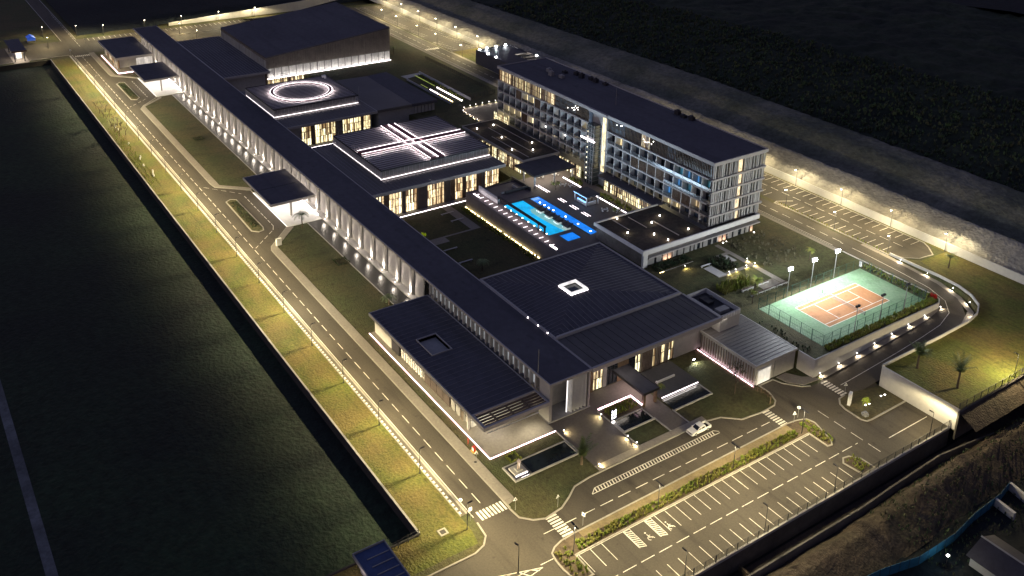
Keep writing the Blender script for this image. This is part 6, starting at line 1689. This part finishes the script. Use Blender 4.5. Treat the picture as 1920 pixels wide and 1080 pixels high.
# white seedling guards on the verge
gd = thing('plant_guard', 'white plant guard on the verge, tenth from the near end', 'plant guard', (-362.5, 69.2, 0), 'white plant guards on the verge')
lpart(MB().tube((0, 0, 0), (0, 0, .75), .28, .2, 8), 'sleeve', WHITE, gd); lpart(MB().tube((0, 0, 0), (0, 0, 1.0), .03, .03, 5), 'stake', WOOD, gd)
for x, y in ((-360, 68.6), (-357.6, 69.0), (-326.4, 69.1), (-324.6, 68.5), (-309.3, 68.8), (-307.5, 68.6), (-311.5, 69.3), (-318, 68), (-341, 68.8)): dup(gd, (x, y, 0), None, 'white plant guard on the verge, %s from the near end' % ORD[sum(q > x for q in (-362.5, -360, -357.6, -326.4, -324.6, -309.3, -307.5, -311.5, -318, -341))])

# ================================================================== COURTYARD AND GARDEN
struct(MB().sheet([(-239, 136.6), (-219.6, 136.6), (-219.6, 122), (-216, 122), (-216, 127.3), (-218.9, 127.3), (-218.9, 139.6), (-239, 139.6)], .03), 'courtyard_path', CONC, 'path and square slab in the dark courtyard')
bc = thing('courtyard_bench', 'x', 'bench', (-232, 135.8, 0), 'long benches on the courtyard lawn')
lpart(MB().box(-.22, .22, -2.2, 2.2, .38, .48), 'seat', WALLW, bc)
for y in (-1.7, 1.7): lpart(MB().box(-.18, .18, y - .15, y + .15, 0, .38), 'leg', WALLG, bc)
BC = [((-232, 135.8), 'long pale bench on the courtyard lawn, nearest the cross hall glass'), ((-226.5, 136), 'long pale bench on the courtyard lawn, second from the cross hall'), ((-211.2, 124.6), 'long pale bench on the courtyard lawn beside the square slab'), ((-202.8, 124.5), 'long pale bench on the courtyard lawn near the palm')]
for k, ((x, y), lab) in enumerate(BC):
    if k == 0: bc['label'] = lab
    else: dup(bc, (x, y, 0), 0, lab)
struct(MB().sheet([(-167.3, 183.6), (-146.4, 183.2), (-142, 183.4), (-142, 185), (-146.4, 184.9), (-167.3, 185)], ZU + .03).sheet([(-154.6, 171.4), (-153.4, 171.4), (-153.4, 183.2), (-154.6, 183.25)], ZU + .03).sheet([(-162.8, 179), (-161.6, 179), (-161.6, 183.5), (-162.8, 183.5)], ZU + .03).sheet([(-146, 176.8), (-142.2, 176.8), (-142.2, 183.2), (-146, 183.1)], ZU + .03), 'garden_path', CONC, 'paved paths in the garden beside the hotel')
st1 = thing('timber_steps', 'long flight of pale timber decking steps in the garden', 'steps', (-157, 173, ZU))
slm = MB().box(-.3, .3, -1.4, 1.4, 0, .08).mesh('plank', WALLW)
for k in range(9): spart(slm, 'plank', st1, (-159 + .62 * k, 172.9, ZU + .02 + .012 * k))
st2 = thing('timber_steps', 'short flight of pale timber decking steps by the dark bed', 'steps', (-160, 181, ZU))
for k in range(6): spart(slm, 'plank', st2, (-161.2 + .62 * k, 181, ZU + .02 + .012 * k))
rl = thing('garden_rail', 'white bench rail at the head of the timber steps', 'bench', (-159.9, 173, ZU))
part(MB().box(-160.1, -159.7, 171.2, 174.6, ZU + .4, ZU + .52), 'seat', WHITE, rl)
for y in (171.5, 174.2): part(MB().box(-160, -159.8, y - .1, y + .1, ZU, ZU + .4), 'leg', WHITE, rl)
gs = thing('garden_strip', 'light strip along the gravel edge by the restaurant', 'light strip', (-163.7, 166, ZU))
part(MB().box(-163.85, -163.7, 160, 163, ZU, ZU + .12).box(-163.85, -163.7, 163, 172, ZU, ZU + .08), 'kerb', KERB, gs); part(MB().box(-163.69, -163.62, 160, 161.5, ZU + .03, ZU + .1), 'lit_edge', LEDY, gs)
gb = thing('garden_bench', 'x', 'bench', (-142.4, 173.4, ZU), 'white-edged benches in the garden')
lpart(MB().box(-.3, .3, -2.1, 2.1, .38, .5), 'seat', m('bench_timber', (.12, .09, .075), .7, .2, 2, .3), gb); lpart(MB().box(.3, .36, -2.1, 2.1, .3, .52), 'white_edge', WHITE, gb)
for y in (-1.8, 0, 1.8): lpart(MB().box(-.2, .34, y - .1, y + .1, 0, .38), 'leg', WHITE, gb)
GBN = [((-142.4, 173.4), 'dark bench with white front, nearest the lobby in the front row'), ((-142.4, 177.9), 'dark bench with white front, middle of the front row'), ((-142.4, 182.4), 'dark bench with white front, beside the court floodlight'), ((-145.3, 173), 'dark bench with white front, back row beside the green bed'), ((-145.3, 178.6), 'dark bench with white front, back row by the path')]
for k, ((x, y), lab) in enumerate(GBN):
    if k == 0: gb['label'] = lab
    else: dup(gb, (x, y, ZU), 0, lab)
# sunken garden beside the service wing
sg_ = thing('sunken_garden', 'sunken garden slot with pale walls and glowing strips', 'garden', (-330, 188, ZU))
part(MB().add([(-351.5, 183, ZU), (-351.8, 192, ZU + .1), (-349, 191.8, ZU + .1), (-347, 183.5, ZU)], [(0, 1, 2, 3)]), 'apron', WALLW, sg_)
part(MB().box(-351, -309, 191.5, 191.8, ZU, ZU + 1.1).box(-345, -309, 182.4, 182.7, ZU, ZU + .8), 'wall', WALLW, sg_)
part(MB().box(-349, -332, 188.4, 188.7, ZU + .05, ZU + .25).box(-337, -331, 184.6, 184.8, ZU + .05, ZU + .2), 'yellow_strip', em('strip_lime', (.6, .75, .08), .22, .9), sg_)  # emissive strips stand for lamp-lit shrubs, their light put into the colour
part(MB().box(-330, -311, 188.2, 188.5, ZU + .05, ZU + .25).box(-329, -322, 184.5, 184.75, ZU + .05, ZU + .25), 'white_strip', LEDW, sg_)
part(MB().box(-321, -311, 184.5, 184.7, ZU + .05, ZU + .2), 'warm_strip', LEDY, sg_)
part(MB().box(-310.6, -310.2, 188.1, 188.5, ZU + .05, ZU + .4), 'end_light', SPOTL, sg_)
part(clumps(bed(-348, -311, 189.4, 191, 1, .3, 51, .2), .8, .5, 12, 52, ZU), 'shrubs', SHRUB, sg_, kind='stuff')
struct(MB().sheet([(-301.8, 181.8), (-286, 181.8), (-278, 182.5), (-278, 199), (-301.8, 199)], ZU + .03), 'turning_circle', ASPH, 'dark turning circle behind the hotel end')

# ================================================================== PICKUP
pk = thing('pickup', 'white double-cab pickup parked at the kerb by the hatched strip', 'pickup', (-115.2, 127.2, .03), None, R(180))
PAINTW = m('white_car_paint', (.7, .7, .69), .25, .04, 1, .3, spec=.6); TYRE = m('tyre', (.015, .015, .015), .8, .2, 4, .5); CG = m('car_glass', (.008, .01, .013), .08, .1, 1, .3, spec=.7)
def prof_body(pr_, hw, taper=0):
    b = MB(); n_ = len(pr_)
    vs = [(-(hw - (taper if z > 1.15 else 0)), y, z) for y, z in pr_] + [((hw - (taper if z > 1.15 else 0)), y, z) for y, z in pr_]
    return b.add(vs, [tuple(range(n_))[::-1], tuple(range(n_, 2 * n_))] + [(i, (i + 1) % n_, n_ + (i + 1) % n_, n_ + i) for i in range(n_)])
# y forward (local +Y is the bonnet)
bodyp = [(-.95, .42), (2.55, .42), (2.66, .62), (2.62, .88), (2.4, .98), (1.25, 1.1), (.45, 1.62), (.2, 1.72), (-.75, 1.72), (-1.0, 1.62), (-1.05, 1.1)]
lpart(prof_body(bodyp, .9, .12), 'body', PAINTW, pk)
bd = MB().box(-.9, .9, -2.65, -1.06, .5, .6).box(-.9, -.8, -2.65, -1.06, .6, 1.1).box(.8, .9, -2.65, -1.06, .6, 1.1).box(-.8, .8, -2.65, -2.55, .6, 1.1)
lpart(bd, 'bed', PAINTW, pk); lpart(MB().box(-.79, .79, -2.54, -1.07, .601, .64), 'bed_liner', TYRE, pk)
b = MB().add([(-.72, 1.2, 1.135), (.72, 1.2, 1.135), (.66, .47, 1.625), (-.66, .47, 1.625)], [(0, 1, 2, 3)]); lpart(b, 'windscreen', CG, pk)
for s_ in (-1, 1):
    x = s_ * .905; xt = s_ * .785
    def side(pts): return MB().add([(s_ * (.905 - .125 * max(0, (z - 1.15) / .45)) + s_ * .004, y, z) for y, z in pts], [tuple(range(len(pts)))])
    lpart(side([(1.0, 1.2), (.2, 1.2), (.2, 1.58), (.5, 1.56)]), 'side_window', CG, pk); lpart(side([(.1, 1.2), (-.75, 1.2), (-.75, 1.56), (.1, 1.58)]), 'side_window', CG, pk)
    lpart(MB().box(x - .02, x + .02, -.2, -.05, 1.0, 1.04), 'handle', DARK, pk)
    lpart(MB().box(s_ * .95 - .1, s_ * .95 + .1, .95, 1.1, 1.12, 1.28), 'mirror', PAINTW, pk)
    lpart(MB().box(s_ * .68 - .18, s_ * .68 + .18, 2.6, 2.68, .72, .88), 'headlight', STEEL, pk)
    lpart(MB().box(s_ * .8 - .08, s_ * .8 + .08, -2.67, -2.64, .75, 1.0), 'tail_light', MATS['red_enamel'], pk)
    for y in (1.65, -1.75):
        w = lpart(MB().tube((s_ * .68, y, .38), (s_ * .94, y, .38), .38, .38, 16), 'wheel', TYRE, pk)
        link('rim', MB().tube((s_ * .93, y, .38), (s_ * .955, y, .38), .22, .2, 12).mesh('rim', STEEL), w)
lpart(MB().box(-.5, .5, 2.63, 2.69, .66, .84), 'grille', DARK, pk); lpart(MB().box(-.88, .88, 2.6, 2.76, .42, .6), 'bumper', PAINTW, pk); lpart(MB().box(-.8, .8, -1.09, -1.03, 1.2, 1.56), 'rear_window', CG, pk)

# ================================================================== BELOW THE FRONT FENCE
def dz(x, y):
    r_ = min(1, max(0, (x + 84.5) / 3)); s_ = min(1, max(0, (-73.6 - x) / 6))
    return -4.65 + 2.3 * r_ * s_ + (1.8 if y > 165 else max(0, (y - 135) * .06)) * r_ * s_
b = bumpy(-84.6, -73.2, 60, 262, .45, dz, .5, .16)
struct(b, 'dirt_ground', EARTH, 'churned bare earth below the front fence', smooth=True)
struct(MB().sheet([(-87.2, 40), (-84.3, 40), (-84.3, 262), (-87.2, 262)], -4.4), 'ditch', m('ditch_earth', (.05, .04, .035), .95, .3, 1, .2))
struct(bumpy(-86.2, -82.4, 173, 262, .6, lambda x, y: 4.2 - (x + 86.2) * .55, .18, .7), 'fill_slope', EARTH, 'lit bare fill slope beside the palm lawn fence', smooth=True)
dw = thing('ditch_wall', 'low pale wall between ditch and bare earth', 'wall', (-84.4, 120, -4.4))
part(MB().ribbon([(-84.5, 60), (-84.4, 140), (-84.9, 152), (-85.3, 166), (-84.2, 176), (-82.2, 190), (-82, 262)], .35, -4.6, -2.5), 'wall', m('old_concrete', (.13, .12, .11), .9, .3, .8, .2), dw)
for k in range(3): part(MB().box(-87.3, -84.6, 99 + 5.5 * k, 99.4 + 5.5 * k, -4.4, -3.0), 'brace', EARTH, dw)
solo(tufts(700, (-83.5, -66), (140, 190), lambda x, y: dz(x, y) + .3, (.2, .6), 61), 'weeds', SHRUBD, 'patchy weeds on the bare earth', 'weeds', kind='stuff')
hb = thing('blue_hoarding', 'blue sheet fence along the edge of the bare earth', 'hoarding', (-72, 140, -4.6))
BH = m('blue_sheet', (.02, .11, .19), .6, .2, 1.2, .3)
HP_ = [(-74.2, 118), (-72.9, 130), (-71, 138.5), (-70.8, 149), (-71.8, 157), (-72.1, 166), (-73, 171)]
for (xa, ya), (xb, yb) in zip(HP_, HP_[1:]):
    d = Vector((xb - xa, yb - ya)); n_ = round(d.length / 2.4)
    for i in range(n_):
        p = Vector((xa, ya)) + d * (i / n_); q = Vector((xa, ya)) + d * ((i + .97) / n_)
        part(MB().ribbon([(p.x, p.y), (q.x, q.y)], .06, -4.6, -2.6), 'panel', BH, hb)
        part(MB().box(p.x - .05, p.x + .05, p.y - .05, p.y + .05, -4.6, -2.4), 'post', DARK, hb)
hs = thing('cottage', 'dark-roofed cottage at the bottom right corner', 'house', (-62, 150, -4.6))
part(MB().box(-66, -56, 146.2, 154, -4.6, -2.4), 'wall', WALLG, hs)
part(MB().add([(-66.6, 145.6, -2.5), (-55, 145.6, -2.5), (-55, 150, -.6), (-66.6, 150, -.6), (-55, 154.6, -2.5), (-66.6, 154.6, -2.5)], [(0, 1, 2, 3), (3, 2, 4, 5), (0, 3, 5), (1, 4, 2)]), 'roof', m('tin_roof', (.05, .045, .05), .6, .2, 1, .2), hs)
part(MB().box(-66.7, -54.9, 149.85, 150.15, -.6, -.45), 'ridge', WALLG, hs)
cl = thing('cottage_lamp', 'bluish yard lamp beside the cottage', 'lamp', (-68.2, 142.6, -4.6))
lpart(MB().tube((0, 0, 0), (0, 0, 2.2), .05, .05, 6), 'pole', DARK, cl); lpart(MB().box(-.2, .2, -.2, .2, 2.2, 2.4), 'head', SPOTL, cl)
lamp('bulb', 'POINT', cl, (0, 0, 2.8), 120, (.6, .95, 1), .1)
for i, (a, c, t) in enumerate((((-72.1, 164.5), (-67.8, 163.8), 'nearer'), ((-73, 171.2), (-68.2, 170), 'farther'))):
    o = thing('yard_wall', 'short pale wall beyond the blue hoarding, the %s one' % t, 'wall', (a[0], a[1], -4.6)); part(MB().ribbon([a, c], .5, -4.6, -3.0), 'wall', WALLG, o); part(MB().ribbon([a, c], .6, -3.0, -2.9), 'coping', WALLW, o)
for o in list(bpy.data.objects):
    if o.get('label') == 'x': o['label'] = o.name.split('.')[0].replace('_', ' ')
